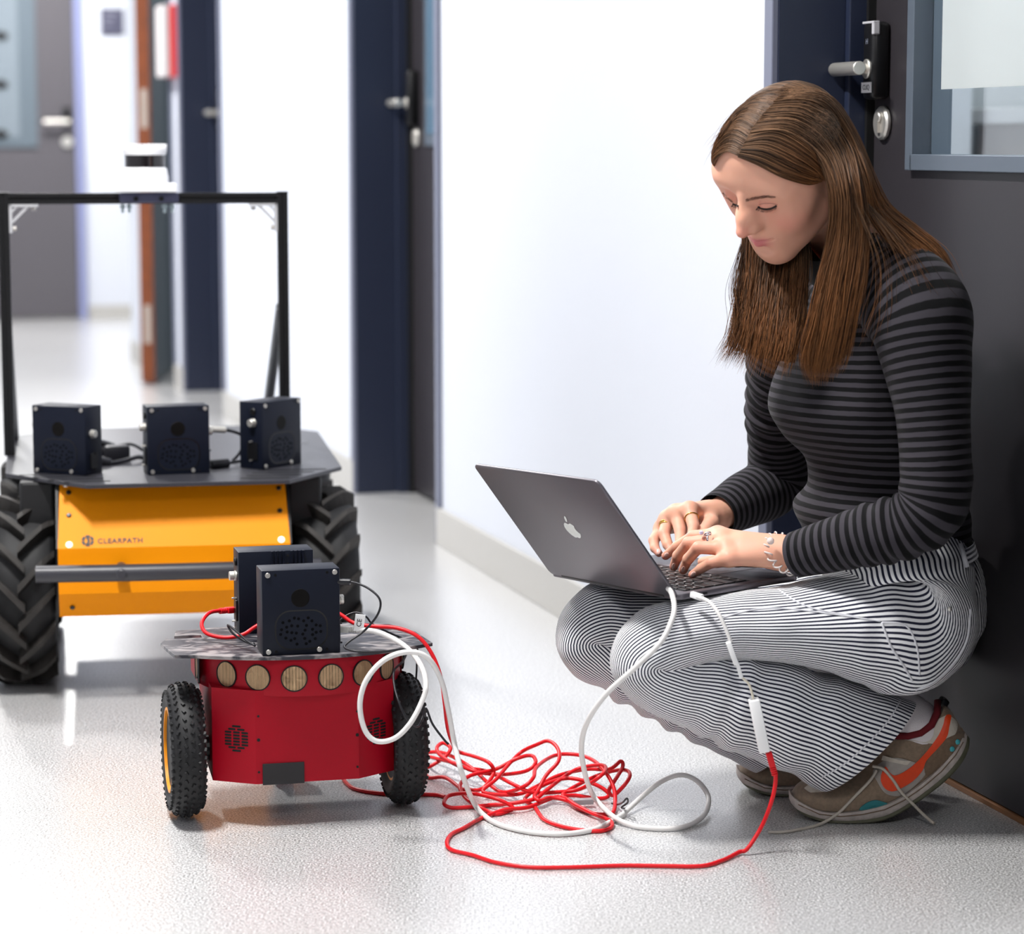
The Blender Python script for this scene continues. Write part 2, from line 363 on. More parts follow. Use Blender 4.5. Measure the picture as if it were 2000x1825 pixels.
# ---- far end: grey glazed door with lilac frame
d5 = empty('door_5', W(S_END, 1.0)); d5['kind'] = 'structure'; d5['label'] = 'grey glazed door at the far end of the corridor'
def far(px, py): 
    d = _ray(px, py); k = (S_END - .03) / (d[0] * UX + d[1] * UY); p = d * k; return (p[0] * UY - p[1] * UX, CAM_H + p[2])   # (t, z)
t_r = far(150, 400)[0]; t_f = far(166, 400)[0]
lf = MB(); sbox(lf, S_END - .03, S_END - .004, t_r - .92, t_r, .012, D_TOP); leaf5 = obj('door_leaf', lf, mat('mid_grey_door', srgb(84, 81, 86), .45), d5)
for (a, b_) in ((t_r + .002, t_f), (t_r - .97, t_r - .922)):
    f = MB(); sbox(f, S_END - .05, S_END - .001, a, b_, 0, D_TOP + .05, .002); obj('frame_jamb', f, mat('lilac_frame', srgb(132, 138, 176), .4), d5)
f = MB(); sbox(f, S_END - .05, S_END - .001, t_r - .92, t_r, D_TOP + .005, D_TOP + .05, .002); obj('frame_head', f, MATS['lilac_frame'], d5)
wt, wz5 = far(74, 288); f = MB(); sbox(f, S_END - .042, S_END - .031, t_r - .72, wt, wz5, 1.95, .003); obj('window_frame', f, mat('pale_window_frame', srgb(92, 103, 112), .4), d5)
gt, gz = far(38, 268); f = MB(); sbox(f, S_END - .046, S_END - .0421, t_r - .66, gt, gz, 1.9); pane5 = obj('pane', f, mat('pale_pane', srgb(118, 128, 136), .25), d5)
for py in (70, 165, 262):
    bt, bz = far(6, py); f = MB(); f.sphere(W(S_END - .048, bt - .02, bz), .045, 12, None, (1, .12, .55)); obj('dark_mark', f, m_black, pane5)
ht, hz5 = far(130, 238); hb = MB(); hb.cyl(W(S_END - .03, ht, hz5), W(S_END - .085, ht, hz5), .010, 12); hb.cyl(W(S_END - .08, ht + .012, hz5), W(S_END - .08, ht - .125, hz5), .012, 16, bev=.001); obj('handle', hb, m_steel, d5, smooth=True, angle=40)
hb = MB(); hb.cyl(W(S_END - .03, ht, hz5 - .105), W(S_END - .045, ht, hz5 - .105), .028, 20); obj('lock_rosette', hb, m_steel, d5, smooth=True, angle=40)
hb = MB(); sbox(hb, S_END - .05, S_END - .031, ht - .022, ht + .022, hz5 - .02, hz5 + .08, .006); obj('card_reader', hb, m_black, d5)

# ---- things on the walls
a0, z0 = far(198, 68); a1, z1 = far(242, 16)
sg = empty('door_sign', W(S_END - .01, (a0 + a1) / 2, z0)); tag(sg, 'small dark square door sign on the far white wall', 'sign')
p = MB(); sbox(p, S_END - .012, S_END - .001, a0, a1, z0, z1, .001); obj('plate', p, mat('sign_slate', srgb(74, 74, 92), .4), sg)
p = MB()
for k in range(3): sbox(p, S_END - .013, S_END - .012, a0 + .02, a1 - .03 - .02 * k, z1 - .03 - .03 * k, z1 - .022 - .03 * k)
obj('print', p, mat('sign_print', srgb(130, 130, 145), .5), sg)
# red and white box on the wall between the third and fourth door
e0 = at(322, 145, 9.80); e1 = at(357, 10, 9.80)
fb = empty('fire_alarm_box', (float(e0[0]), 9.8, float(e0[2]))); tag(fb, 'red and white box on the wall beside the ajar door', 'alarm box')
q0, qz0 = on_t(351, 150, T_R); q1, qz1 = on_t(351, 8, T_R)
p = MB(); sbox(p, 9.70, 9.86, T_R - .062, T_R - .030, qz0, qz1, .006); obj('white_cover', p, mat('offwhite_plastic', srgb(205, 200, 200), .5), fb)
p = MB(); sbox(p, 9.695, 9.86, T_R - .030, T_R, qz0, qz1, .004); obj('red_case', p, mat('signal_red_plastic', srgb(214, 40, 36), .45), fb)

# ---- ceiling lamps
m_lamp = mat('lamp_diffuser', (1, 1, 1, 1), .5, emit=(1, .985, .96, 1), estr=0)
for i, (s, t, L_, wd, watts) in enumerate(LAMPS):
    o = empty('ceiling_lamp', W(s, t, CEIL)); tag(o, ['slim white ceiling lamp above the camera end of the corridor', 'slim white ceiling lamp above the crouching person and red robot', 'slim white ceiling lamp above the second door', 'slim white ceiling lamp above the ajar door', 'slim white ceiling lamp above the far end wall'][i], 'lamp', 'corridor ceiling lamps')
    h = MB(); sbox(h, s - L_ / 2 - .02, s + L_ / 2 + .02, t - wd / 2 - .02, t + wd / 2 + .02, CEIL - .035, CEIL - .001, .004); obj('housing', h, m_ceil, o)
    h = MB(); sbox(h, s - L_ / 2, s + L_ / 2, t - wd / 2, t + wd / 2, CEIL - .041, CEIL - .036); obj('diffuser', h, mat('lamp_glow', (1, 1, 1, 1), .5, emit=(1, .985, .96, 1), estr=6.0), o)
    ld = bpy.data.lights.new('lamp_light', 'AREA'); ld.shape = 'RECTANGLE'; ld.size = wd; ld.size_y = L_; ld.energy = watts; ld.color = (1, .985, .965); ld.spread = math.radians(170)
    lo = bpy.data.objects.new('lamp_light', ld); C.objects.link(lo); lo.matrix_basis = T(*W(s, t, CEIL - .05)) @ R_WALL
ld = bpy.data.lights.new('unseen_room_light', 'AREA'); ld.size = .8; ld.energy = 130; lo = bpy.data.objects.new('unseen_room_light', ld); C.objects.link(lo); lo.location = W(3.0, 2.3, CEIL - .05)

struct('wall_room', sbox(MB(), 5.6, 11.0, 3.9, 4.0, 0, CEIL), MATS['room_wall'])
ld = bpy.data.lights.new('unseen_room_light', 'AREA'); ld.size = .6; ld.energy = 45; lo = bpy.data.objects.new('unseen_room_light', ld); C.objects.link(lo); lo.location = W(9.6, 2.5, CEIL - .05)  # unseen lamp added to brighten the inner face of the ajar door
# ================================================================== small red two-wheeled robot
obj = _o                                            # geometry below is given in each thing's own frame
def pt(o, x, y, z): return o.matrix_basis @ Vector((x, y, z))
m_red = mat('red_powder_coat', srgb(158, 0, 26), .5, spec=.25, var=.05, vscale=900, bump=.06, bscale=1500)
m_tire = mat('black_rubber', srgb(24, 24, 26), .62, var=.25, vscale=60)
m_yrim = mat('yellow_rim_plastic', srgb(226, 140, 8), .4)
m_dark = mat('dark_void', srgb(8, 7, 8), .7)
m_screw = mat('zinc_screw', srgb(200, 196, 190), .35, metal=.9)
m_anod = mat('navy_black_anodised', srgb(14, 19, 33), .45, spec=.25, var=.05, vscale=1200, bump=.04, bscale=2500)
m_anod_side = mat('bare_anodised_edge', srgb(52, 52, 60), .3, metal=.5)
RR = .0965
red = empty('wheeled_robot', (-.303, 3.558, 0), math.radians(13.0))
tag(red, 'small red robot with two knobbly wheels and gold sonar discs', 'robot')

def plate_material(name, base, dust, thr):
    m = mat(name, base, .38); nt, b = nodes_of(m); tc = nt.nodes.new('ShaderNodeTexCoord')
    mp = nt.nodes.new('ShaderNodeMapping'); mp.inputs['Scale'].default_value = (22, 40, 30); nt.links.new(tc.outputs['Object'], mp.inputs[0])
    n = nt.nodes.new('ShaderNodeTexNoise'); n.inputs['Scale'].default_value = 1; n.inputs['Detail'].default_value = 6; n.inputs['Distortion'].default_value = 1.2; nt.links.new(mp.outputs[0], n.inputs['Vector'])
    cr = nt.nodes.new('ShaderNodeValToRGB'); e = cr.color_ramp.elements; e[0].position = thr; e[0].color = base; e[1].position = thr + .16; e[1].color = dust
    nt.links.new(n.outputs['Fac'], cr.inputs[0]); nt.links.new(cr.outputs[0], b.inputs['Base Color']); return m
m_plate = plate_material('worn_black_deck', srgb(42, 42, 50), srgb(140, 134, 134), .47)

# deck
front = [(-.179, -.058)] + [(.006 + .31 * math.sin(a), .205 - .312 * math.cos(a)) for a in np.linspace(-.52, .53, 15)] + [(.184, -.052)]
outl = front + [(.176, .038), (.150, .10), (.10, .125), (.0, .135), (-.10, .132), (-.160, .118), (-.166, .080), (-.128, .080), (-.128, .060), (-.180, .060), (-.190, .030)]
mb = MB(); mb.prism(outl, .2385, .2435, bev=.0006); obj('deck', mb, m_plate, red)
# body: faceted shell with a slanted lower edge, and the sonar band
def ring(pts, z): return [(x, y, z) for x, y in pts]
B0 = [(-.128, .11), (-.128, -.050), (-.072, -.086), (.072, -.086), (.128, -.050), (.128, .11)]
mb = MB(); n = len(B0); zs = [.062, .192]
lo = ring([(x, y) for x, y in B0], .062); lo[0] = (-.128, .11, .080); lo[5] = (.128, .11, .080)
mid = ring(B0, .194)
mb.add(lo + mid, [tuple(range(n))[::-1], tuple(range(n, 2 * n))] + [(i, (i + 1) % n, n + (i + 1) % n, n + i) for i in range(n)])
body = obj('body_shell', mb, m_red, red)
arc = [(.006 + .147 * math.sin(a), .045 - .147 * math.cos(a)) for a in np.radians(np.linspace(-78, 78, 27))]
BAND = [(-.140, .11), (-.140, .014)] + arc + [(.152, .014), (.152, .11)]
mb = MB(); mb.prism(BAND, .186, .2384, bev=.001); band = obj('sonar_band', mb, m_red, red, smooth=True, angle=35)
mb = MB(); mb.box((-.1405, -.004, .214), (.002, .016, .044), bev=.0008); obj('side_gap', mb, m_dark, band)
mb = MB(); mb.box((-.1402, .045, .212), (.001, .0015, .05)); obj('seam', mb, m_dark, band)
def mesh_gold():
    m = mat('gold_sonar_mesh', srgb(176, 138, 96), .35, metal=.55); nt, b = nodes_of(m); tc = nt.nodes.new('ShaderNodeTexCoord')
    v = nt.nodes.new('ShaderNodeTexVoronoi'); v.inputs['Scale'].default_value = 1300; v.inputs['Randomness'].default_value = 0; nt.links.new(tc.outputs['Object'], v.inputs['Vector'])
    cr = nt.nodes.new('ShaderNodeValToRGB'); e = cr.color_ramp.elements; e[0].position = .30; e[0].color = srgb(90, 62, 40); e[1].position = .46; e[1].color = srgb(240, 202, 158)
    nt.links.new(v.outputs['Distance'], cr.inputs[0]); nt.links.new(cr.outputs[0], b.inputs['Base Color']); return m
m_gold = mesh_gold()
for k, deg in enumerate((-90, -50, -30, -10, 10, 30, 50, 90)):
    a = math.radians(deg); R = .1472 if abs(deg) < 80 else .1465
    Mx = T(.006 + R * math.sin(a), .045 - R * math.cos(a), .2115) @ rotm(rz=a) @ rotm(rx=math.pi / 2)
    if abs(deg) > 80: Mx = T(-.1405 if deg < 0 else .1525, .02, .2115) @ rotm(rz=a) @ rotm(rx=math.pi / 2)
    s_ = MB(); s_.lathe([(.0165, -.001), (.0185, -.001), (.0185, .0012), (.0172, .0012)], 36, Mx, close=True); so = obj('sonar', s_, m_dark, band, smooth=True, angle=40)
    g = MB(); g.lathe([(1e-5, .0004), (.0170, .0004)], 36, Mx); obj('sonar_mesh', g, m_gold, so)
# vents, screws, label on the front
def front_frame(side):      # frame on the angled front facet: x along the facet, z up, y outwards
    p, q = (Vector((-.128, -.050, 0)), Vector((-.072, -.086, 0))) if side < 0 else (Vector((.072, -.086, 0)), Vector((.128, -.050, 0)))
    x = (q - p).normalized(); y = Vector((0, 0, 1)).cross(x) * -1
    return p, q, x, y
slot_mesh = {}
for side in (-1, 1):
    p, q, x, y = front_frame(side); c = p.lerp(q, .50 if side > 0 else .56); zc = .1245
    for r in range(9):
        zz = zc + (4 - r) * .0043; hw = math.sqrt(max(.0205 ** 2 - ((4 - r) * .0044) ** 2, .0001)); nn = (1, 2, 3, 3, 3, 3, 3, 2, 1)[r]
        L = {1: .0135, 2: .0115, 3: .0105}[nn]; gap = .0022
        for j in range(nn):
            off = (j - (nn - 1) / 2) * (L + gap)
            if L not in slot_mesh:
                s_ = MB(); h = .00145; poly = [(L / 2 - h + h * math.cos(t), h * math.sin(t)) for t in np.linspace(-math.pi / 2, math.pi / 2, 5)] + [(-L / 2 + h + h * math.cos(t), h * math.sin(t)) for t in np.linspace(math.pi / 2, 3 * math.pi / 2, 5)]
                s_.prism(poly, -.0006, .0003); o_ = obj('vent_slot', s_, m_dark, body); slot_mesh[L] = o_.data
            else: o_ = bpy.data.objects.new('vent_slot', slot_mesh[L]); C.objects.link(o_); o_.parent = body
            o_.matrix_basis = frame(c + x * off + Vector((0, 0, zz)), x, Vector((0, 0, 1)), -y if (-y).dot(Vector((0, -1, 0))) > 0 else y)
for (sx, sz) in ((-.068, .158), (-.068, .1245), (-.068, .079), (.070, .158), (.070, .1245), (.070, .079)):
    s_ = MB(); s_.cyl((sx, -.0865, sz), (sx, -.0859, sz), .0017 if sz != .1245 else .0024, 12); obj('screw_hole', s_, m_dark, body)
s_ = MB(); s_.box((-.034, -.0872, .0755), (.058, .0016, .0300), bev=.0004); obj('sensor_window', s_, mat('matt_black_label', srgb(38, 36, 38), .7), red, label='black rectangular label low on the red front')
s_ = MB(); s_.box((0, .03, .068), (.20, .14, .012), bev=.002); obj('underside', s_, m_black, red)

# wheels
def knob_tire(sx):
    cx = -.163 if sx < 0 else .149; A = T(cx, 0, RR) @ rotm(ry=math.pi / 2 * sx)        # local z points outwards
    hw = .0245; pr = []
    for a in np.linspace(-2.25, 2.25, 19): pr.append((.0725 + .0205 * math.cos(a), hw * math.sin(a) / math.sin(1.57) * (1 if abs(a) < 1.57 else .96)))
    t = MB(); t.lathe(pr, 72, A); tire = obj('tire', t, m_tire, red, smooth=True, angle=60)
    kn = MB(); 
    for row, (a, npr, ln, wd) in enumerate(((-1.12, 46, .0062, .0046), (-.62, 46, .0066, .0050), (-.2, 46, .0066, .0048), (.2, 46, .0066, .0048), (.62, 46, .0066, .0050), (1.12, 46, .0062, .0046))):
        rr = .0725 + .0205 * math.cos(a); zz = hw * math.sin(a)
        for i in range(npr):
            th = 2 * math.pi * (i + .5 * (row % 2)) / npr
            Mk = A @ rotm(rz=th) @ T(rr, 0, zz) @ rotm(ry=-a * 1.0) @ rotm(rx=.5 * (1 if row % 2 else -1))
            s = (.0042, ln, wd); vs = [(s[0] * (i_ - .5) + .0006, (s[1] / 2) * j * (1 if i_ == 0 else .7), (s[2] / 2) * k_ * (1 if i_ == 0 else .7)) for i_ in (0, 1) for j in (-1, 1) for k_ in (-1, 1)]
            kn.add(vs, [(4, 6, 7, 5), (0, 4, 5, 1), (2, 3, 7, 6), (0, 2, 6, 4), (1, 5, 7, 3)], Mk)
    ko = obj('tread_knobs', kn, m_tire, tire); ko['kind'] = 'stuff'
    rim = MB(); rim.lathe([(.0565, .0225), (.0600, .0225), (.0610, .012), (.0610, -.012), (.0600, -.0185), (.0565, -.0185)], 48, A, close=True)
    ro = obj('rim', rim, m_yrim, red, smooth=True, angle=40)
    sp = MB()
    for i in range(5):
        th = 2 * math.pi * i / 5; sp.box((.035, 0, .012), (.046, .014, .008), A @ rotm(rz=th), .002)
    sp.lathe([(1e-4, .008), (.0580, .008), (.0580, -.004), (1e-4, -.004)], 40, A); obj('spokes', sp, m_yrim, ro)
    hb = MB(); hb.lathe([(1e-4, .017), (.010, .017), (.014, .013), (.014, -.01)], 24, A); obj('hub', hb, mat('grey_hub', srgb(120, 118, 114), .4, metal=.5), ro, smooth=True, angle=40)
    mo = MB(); mo.cyl((sx * .128, 0, RR), (sx * .150, 0, RR), .018, 20); obj('axle', mo, m_black, red)
for sx in (-1, 1): knob_tire(sx)
cs = MB(); cs.cyl((-.012, .175, .036), (.014, .175, .036), .036, 32, bev=.006); obj('caster_wheel', cs, m_tire, red, smooth=True, angle=40)
cs = MB(); cs.box((.001, .165, .062), (.05, .05, .008), bev=.002); cs.box((-.02, .170, .045), (.003, .03, .04)); cs.box((.022, .170, .045), (.003, .03, .04)); obj('caster_fork', cs, m_black, red)

# ------------------------------------------------------------------ sensor boxes
HOLES = [(.07, .47), (.05, .62), (.18, .40), (.10, .25), (.24, .2), (.35, .12), (.44, .15), (.29, .36), (.19, .55), (.29, .58), (.39, .6), (.16, .74), (.27, .82), (.35, .77), (.40, .95), (.42, .38), (.53, .64), (.57, .78), (.60, .95), (.55, .22), (.61, .37), (.58, .52), (.65, .13), (.73, .23), (.68, .88), (.74, .50), (.74, .67), (.80, .80), (.82, .37), (.91, .40), (.82, .60), (.92, .58)]
def rrect(w, h, r, n=6):
    out = []
    for cx, cy, a0 in ((w / 2 - r, h / 2 - r, 0), (-w / 2 + r, h / 2 - r, 90), (-w / 2 + r, -h / 2 + r, 180), (w / 2 - r, -h / 2 + r, 270)):
        out += [(cx + r * math.cos(math.radians(a0 + 90 * i / n)), cy + r * math.sin(math.radians(a0 + 90 * i / n))) for i in range(n + 1)]
    return out
def sensor_box(loc, deg, label, w=.108, h=.1185, d=.052, face='front', right=True, left=True):
    o = empty('sensor_box', loc, math.radians(deg)); tag(o, label, 'sensor box', 'navy sensor boxes on the two robots')
    mb = MB(); mb.box((0, d / 2, h / 2), (w, d, h), bev=.0012); b = obj('case', mb, m_anod, o, smooth=True, angle=35)
    FR = frame(Vector((0, 0, 0)), Vector((1, 0, 0)), Vector((0, 0, 1)), Vector((0, -1, 0)))
    if face == 'front':
        ln = MB(); ln.lathe([(1e-5, .0004), (.0122, .0004), (.0128, 0), (.0132, -.0003)], 40, FR @ T(-.001, h * .665, 0)); obj('lens', ln, mat('black_lens', srgb(9, 7, 6), .5, spec=.15), o)
        ps = rrect(.074, .056, .022); ins = rrect(.0695, .0515, .0200); n = len(ps); gz = h * .292
        g = MB(); g.add([(x, y + gz, .0004) for x, y in ps] + [(x, y + gz, .00012) for x, y in ins] , [(i, (i + 1) % n, n + (i + 1) % n, n + i) for i in range(n)], FR); obj('panel_groove', g, mat('groove_black', srgb(3, 3, 5), .3), o, smooth=True)
        pn = MB(); pn.add([(x, y + gz, .0003) for x, y in ins], [tuple(range(n))], FR); obj('grille_panel', pn, m_anod, o)
        hs_ = MB()
        for (u, v) in HOLES: hs_.lathe([(1e-5, .0006), (.0019, .0006), (.0022, .0003)], 10, FR @ T((u - .5) * .064, gz + (.5 - v) * .044, 0))
        ho = obj('grille_holes', hs_, mat('hole_black', srgb(5, 6, 9), .8, spec=.1), o); ho['kind'] = 'stuff'
        for (u, v) in ((.075, .945), (.935, .955), (.075, .045), (.73, .05)):
            s_ = MB(); Ms = FR @ T((u - .5) * w, v * h, 0); s_.lathe([(1e-5, .0008), (.0017, .0008), (.0018, .0018), (.0033, .0018), (.0036, .0014), (.0037, 0)], 24, Ms); obj('screw', s_, m_screw, o, smooth=True, angle=30)
            s_ = MB(); s_.lathe([(1e-5, .0003), (.0019, .0003)], 16, Ms @ T(.0105 if u < .5 else (-.0105 if v > .5 else .0105), 0, 0)); obj('screw_hole', s_, m_dark, o)
    else:
        for i in range(9):
            if i == 4: continue
            f = MB(); f.box((w * (-.05 + .052 * i), -.0016, h * .87), (.0032, .0036, h * .26), bev=.0005); obj('cooling_fin', f, m_anod, o)
        f = MB(); f.cyl((w * .16, .0002, h * .94), (w * .16, -.0010, h * .94), .0018, 12); f.cyl((w * .16, .0002, h * .84), (w * .16, -.0010, h * .84), .0018, 12); obj('fin_hole', f, m_dark, o)
    if right:
        c_ = MB(); c_.cyl((w / 2, .020, h * .60), (w / 2 + .0035, .020, h * .60), .0075, 24, bev=.0005); c_.cyl((w / 2 + .0035, .020, h * .60), (w / 2 + .0085, .020, h * .60), .0068, 24, bev=.0008); obj('round_socket', c_, m_steel, o, smooth=True, angle=30)
        c_ = MB(); c_.box((w / 2 + .0015, .024, h * .20), (.003, .020, .026), bev=.0006); obj('network_socket', c_, m_black, o)
        for zz in (.08, .31): c_ = MB(); c_.cyl((w / 2, .024, h * zz), (w / 2 + .007, .024, h * zz), .0014, 10); obj('socket_screw', c_, m_black if face == 'front' else m_steel, o)
    if left:
        c_ = MB(); c_.cyl((-w / 2, .020, h * .69), (-w / 2 - .0035, .020, h * .69), .0075, 24, bev=.0005); c_.cyl((-w / 2 - .0035, .020, h * .69), (-w / 2 - .011, .020, h * .69), .0066, 24, bev=.0008); obj('round_socket', c_, m_steel, o, smooth=True, angle=30)
        c_ = MB(); c_.box((-w / 2 - .0015, .022, h * .27), (.003, .022, .030), bev=.0006); obj('network_socket', c_, m_black, o)
        for zz in (.13, .41): c_ = MB(); c_.cyl((-w / 2, .024, h * zz), (-w / 2 - .007, .024, h * zz), .0014, 10); obj('socket_screw', c_, m_steel, o)
        c_ = MB(); c_.cyl((-w / 2, .020, h * .86), (-w / 2 - .004, .020, h * .86), .006, 16, bev=.001); obj('blind_plug', c_, m_black, o)
    return o
DZ = .2437
box_front = sensor_box(pt(red, -.008, -.094, DZ), 14, 'navy sensor box at the front of the red robot deck', left=False)
box_back = sensor_box(pt(red, -.020, .070, DZ), 14, 'ribbed navy sensor box behind the front one on the red robot', face='back', h=.119)
# ================================================================== large yellow four-wheeled robot
m_yel = mat('yellow_powder_coat', srgb(240, 146, 0), .5, var=.03, vscale=900, spec=.2)
m_chas = mat('black_chassis', srgb(22, 22, 24), .5)
m_deck = mat('dark_grey_deck', srgb(52, 52, 58), .36, var=.08, vscale=300)
m_prof = mat('black_anodised_profile', srgb(14, 14, 16), .38)
m_tube = mat('dark_grey_tube', srgb(52, 52, 58), .4)
m_lidar = mat('white_lidar_housing', srgb(240, 240, 242), .4)
hk = empty('four_wheeled_robot', (-.636, 4.723, 0), math.radians(9.0))
tag(hk, 'large yellow robot with chevron tyres and black arch', 'robot')
# chassis and front panel (folded sheet)
mb = MB(); mb.box((0, .02, .245), (.38, .70, .20), bev=.006); obj('chassis', mb, m_chas, hk)
PW = .200; prof = [(-.362, .362), (-.428, .262), (-.428, .184), (-.398, .140)]
mb = MB(); vs = []
for (y, z) in prof: vs += [(-PW + .004 * (z > .3), y, z), (PW - .004 * (z > .3) - .008, y, z)]
th = .0025
back = [(x, y + th * 2, z) for x, y, z in vs]; n = len(prof)
fs = [(2 * i, 2 * i + 1, 2 * i + 3, 2 * i + 2) for i in range(n - 1)]; o_ = len(vs)
fs += [tuple(o_ + k for k in reversed(f)) for f in fs]
fs += [(2 * i, 2 * i + 2, o_ + 2 * i + 2, o_ + 2 * i) for i in range(n - 1)] + [(2 * i + 1, o_ + 2 * i + 1, o_ + 2 * i + 3, 2 * i + 3) for i in range(n - 1)] + [(0, o_, o_ + 1, 1), (2 * n - 2, 2 * n - 1, o_ + 2 * n - 1, o_ + 2 * n - 2)]
mb.add(vs + back, fs); panel = obj('front_panel', mb, m_yel, hk)
for sx in (-1, 1):
    mb = MB(); poly = [(-.36, .362), (-.425, .262), (-.425, .186), (-.395, .142), (-.30, .142), (-.30, .362)]
    mb.prism(poly, -.002, .002, T(sx * (PW + .001) - (.008 if sx > 0 else 0), 0, 0) @ frame((0, 0, 0), (0, 1, 0), (0, 0, 1), (1, 0, 0)))
    obj('side_cheek', mb, m_chas, hk)
# slanted upper field: frame for lettering, screws and glowing white spots
pa, pb = Vector((0, prof[0][0], prof[0][1])), Vector((0, prof[1][0], prof[1][1])); pd = (pa - pb).normalized(); pnrm = Vector((1, 0, 0)).cross(pd)
def on_panel(x, t, d=0.0): return pb.lerp(pa, t) + Vector((x, 0, 0)) + pnrm * d
PF = lambda x, t, d: frame(on_panel(x, t, d), (1, 0, 0), pd, pnrm)
tm = text_mesh('CLEARPATH', .0128, .0002, 1.12, .0003); lx = -.0955
obj('lettering', moved(tm, PF(lx, .10, .0006)), mat('print_black', srgb(30, 22, 14), .5), panel)
lg = MB()
for k in range(6):
    a0 = k * math.pi / 3 + .1; pts = [(.0105 * math.cos(a0 + t), .0105 * math.sin(a0 + t)) for t in np.linspace(0, .82, 5)] + [(.0058 * math.cos(a0 + t), .0058 * math.sin(a0 + t)) for t in np.linspace(.95, -.05, 5)]
    lg.prism(pts, 0, .0003, PF(-.150, .115, .0005))
lg.prism([(-.003, -.0075), (.001, -.0075), (.004, 0), (.001, .0075), (-.003, .0075), (-.0005, 0)], 0, .0003, PF(-.150, .115, .0005))
obj('emblem', lg, MATS['print_black'], panel)
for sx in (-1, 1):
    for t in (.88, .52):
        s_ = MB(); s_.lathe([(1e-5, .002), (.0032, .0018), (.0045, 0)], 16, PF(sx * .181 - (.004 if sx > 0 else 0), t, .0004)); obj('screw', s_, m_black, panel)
    s_ = MB(); s_.lathe([(1e-5, .0035), (.0045, .0028), (.0058, 0)], 20, PF(sx * .181 - (.004 if sx > 0 else 0), .06, .0004)); obj('glow_spot', s_, mat('white_glow_spot', (1, 1, 1, 1), .3, emit=(1, .97, .9, 1), estr=1.6), panel)  # bright spot put in as a white lens with its own emission
    s_ = MB(); s_.lathe([(1e-5, .002), (.0032, .0018), (.0045, 0)], 16, frame(Vector((sx * .178, -.413, .158)), (1, 0, 0), (0, -.56, .83), (0, -.83, -.56))); obj('screw', s_, m_black, panel)
# bumper tube
mb = MB(); mb.tube(spline([(-.236, -.472, .227), (-.10, -.480, .227), (0, -.482, .227), (.10, -.480, .227), (.24, -.470, .227)], 8), .0145, 20); bar = obj('bumper_tube', mb, m_tube, hk, smooth=True, angle=50)
for x in (-.095, .11):
    mb = MB(); mb.cyl((x, -.48, .227), (x, -.425, .227), .010, 16); mb.cyl((x, -.484, .227), (x, -.499, .227), .0095, 16, bev=.003); obj('bumper_bolt', mb, m_tube, bar, smooth=True, angle=40)
# deck with corner slots
dk = [(-.150, -.436), (.192, -.428), (.296, -.262), (.300, .30), (.2, .43), (-.2, .43), (-.306, .30), (-.290, -.262)]
mb = MB(); mb.prism(dk, .3645, .3715, bev=.0008); deck = obj('deck', mb, m_deck, hk)
for sx in (-1, 1):
    for k in range(4):
        y = -.395 + .034 * k; L = .085 + .012 * k; cx = sx * (.152 + .018 * k)
        s_ = MB(); s_.prism([(a + cx, b + y) for a, b in rrect(L, .009, .0043, 3)], .3716, .3719); obj('deck_slot', s_, m_dark, deck)
for (x, y) in ((-.185, -.38), (-.165, -.382), (.145, -.395), (.165, -.39), (-.25, -.30), (.235, -.30)):
    s_ = MB(); s_.lathe([(1e-5, -.004), (.004, -.003), (.005, 0)], 14, T(x, y, .3644)); obj('deck_bolt', s_, m_screw, deck)
for x in (-.235, .225): mb = MB(); mb.box((x, -.25, .32), (.06, .16, .09), bev=.006); obj('wheel_housing', mb, m_chas, hk)

# wheels with chevron lugs
WR, WW = .146, .112
def lug(side, r_out=.1675):
    mb = MB(); vs = []; fs = []; m = 7
    for i in range(m):
        t = i / (m - 1); ax = side * (-.006 + .062 * t); th0 = .40 * t - .06; drop = .012 * max(0, t - .72) / .28; hwid = .058 - .006 * t
        for (r, dth) in ((WR - .006 - drop * 1.6, hwid), (r_out - drop, hwid * .72), (r_out - drop, -hwid * .72), (WR - .006 - drop * 1.6, -hwid)):
            vs.append((ax, -r * math.cos(th0 + dth), r * math.sin(th0 + dth)))
    for i in range(m - 1):
        for k in range(4): fs.append((i * 4 + k, i * 4 + (k + 1) % 4, (i + 1) * 4 + (k + 1) % 4, (i + 1) * 4 + k))
    fs += [(0, 1, 2, 3), tuple(range(4 * m - 4, 4 * m))]
    return mb.add(vs, fs)
m_lug = mat('dusty_black_rubber', srgb(40, 37, 35), .7, var=.3, vscale=50)
lug_data = {}
NL = 15
for wi, (x, y) in enumerate(((-.263, -.256), (.261, -.256), (-.263, .256), (.261, .256))):
    Aw = T(x, y, .1675) @ rotm(ry=math.pi / 2)
    t = MB(); t.lathe([(.10, -WW / 2 + .004), (.122, -WW / 2), (WR - .012, -WW / 2 + .002), (WR - .004, -WW / 2 + .010), (WR, -.02), (WR, .02), (WR - .004, WW / 2 - .010), (WR - .012, WW / 2 - .002), (.122, WW / 2), (.10, WW / 2 - .004)], 64, Aw, close=True)
    tire = obj('tire', t, m_tire, hk, smooth=True, angle=50)
    for side in (-1, 1):
        for k in range(NL):
            if side not in lug_data: o_ = obj('tread_lug', lug(side), m_lug, tire); lug_data[side] = o_.data
            else: o_ = bpy.data.objects.new('tread_lug', lug_data[side]); C.objects.link(o_); o_.parent = tire
            ph = 2 * math.pi * (k + (.5 if side > 0 else 0)) / NL + .3 * wi
            o_.matrix_basis = T(x, y, .1675) @ rotm(rx=ph)
    rim = MB(); rim.lathe([(1e-4, -.03), (.03, -.03), (.09, -.012), (.101, -.04), (.101, .04), (.09, .012), (.03, .03), (1e-4, .03)], 40, Aw); obj('rim', rim, m_chas, hk, smooth=True, angle=40)
    ax = MB(); ax.cyl((x * .6, y, .1675), (x, y, .1675), .02, 16); obj('axle', ax, m_chas, hk)

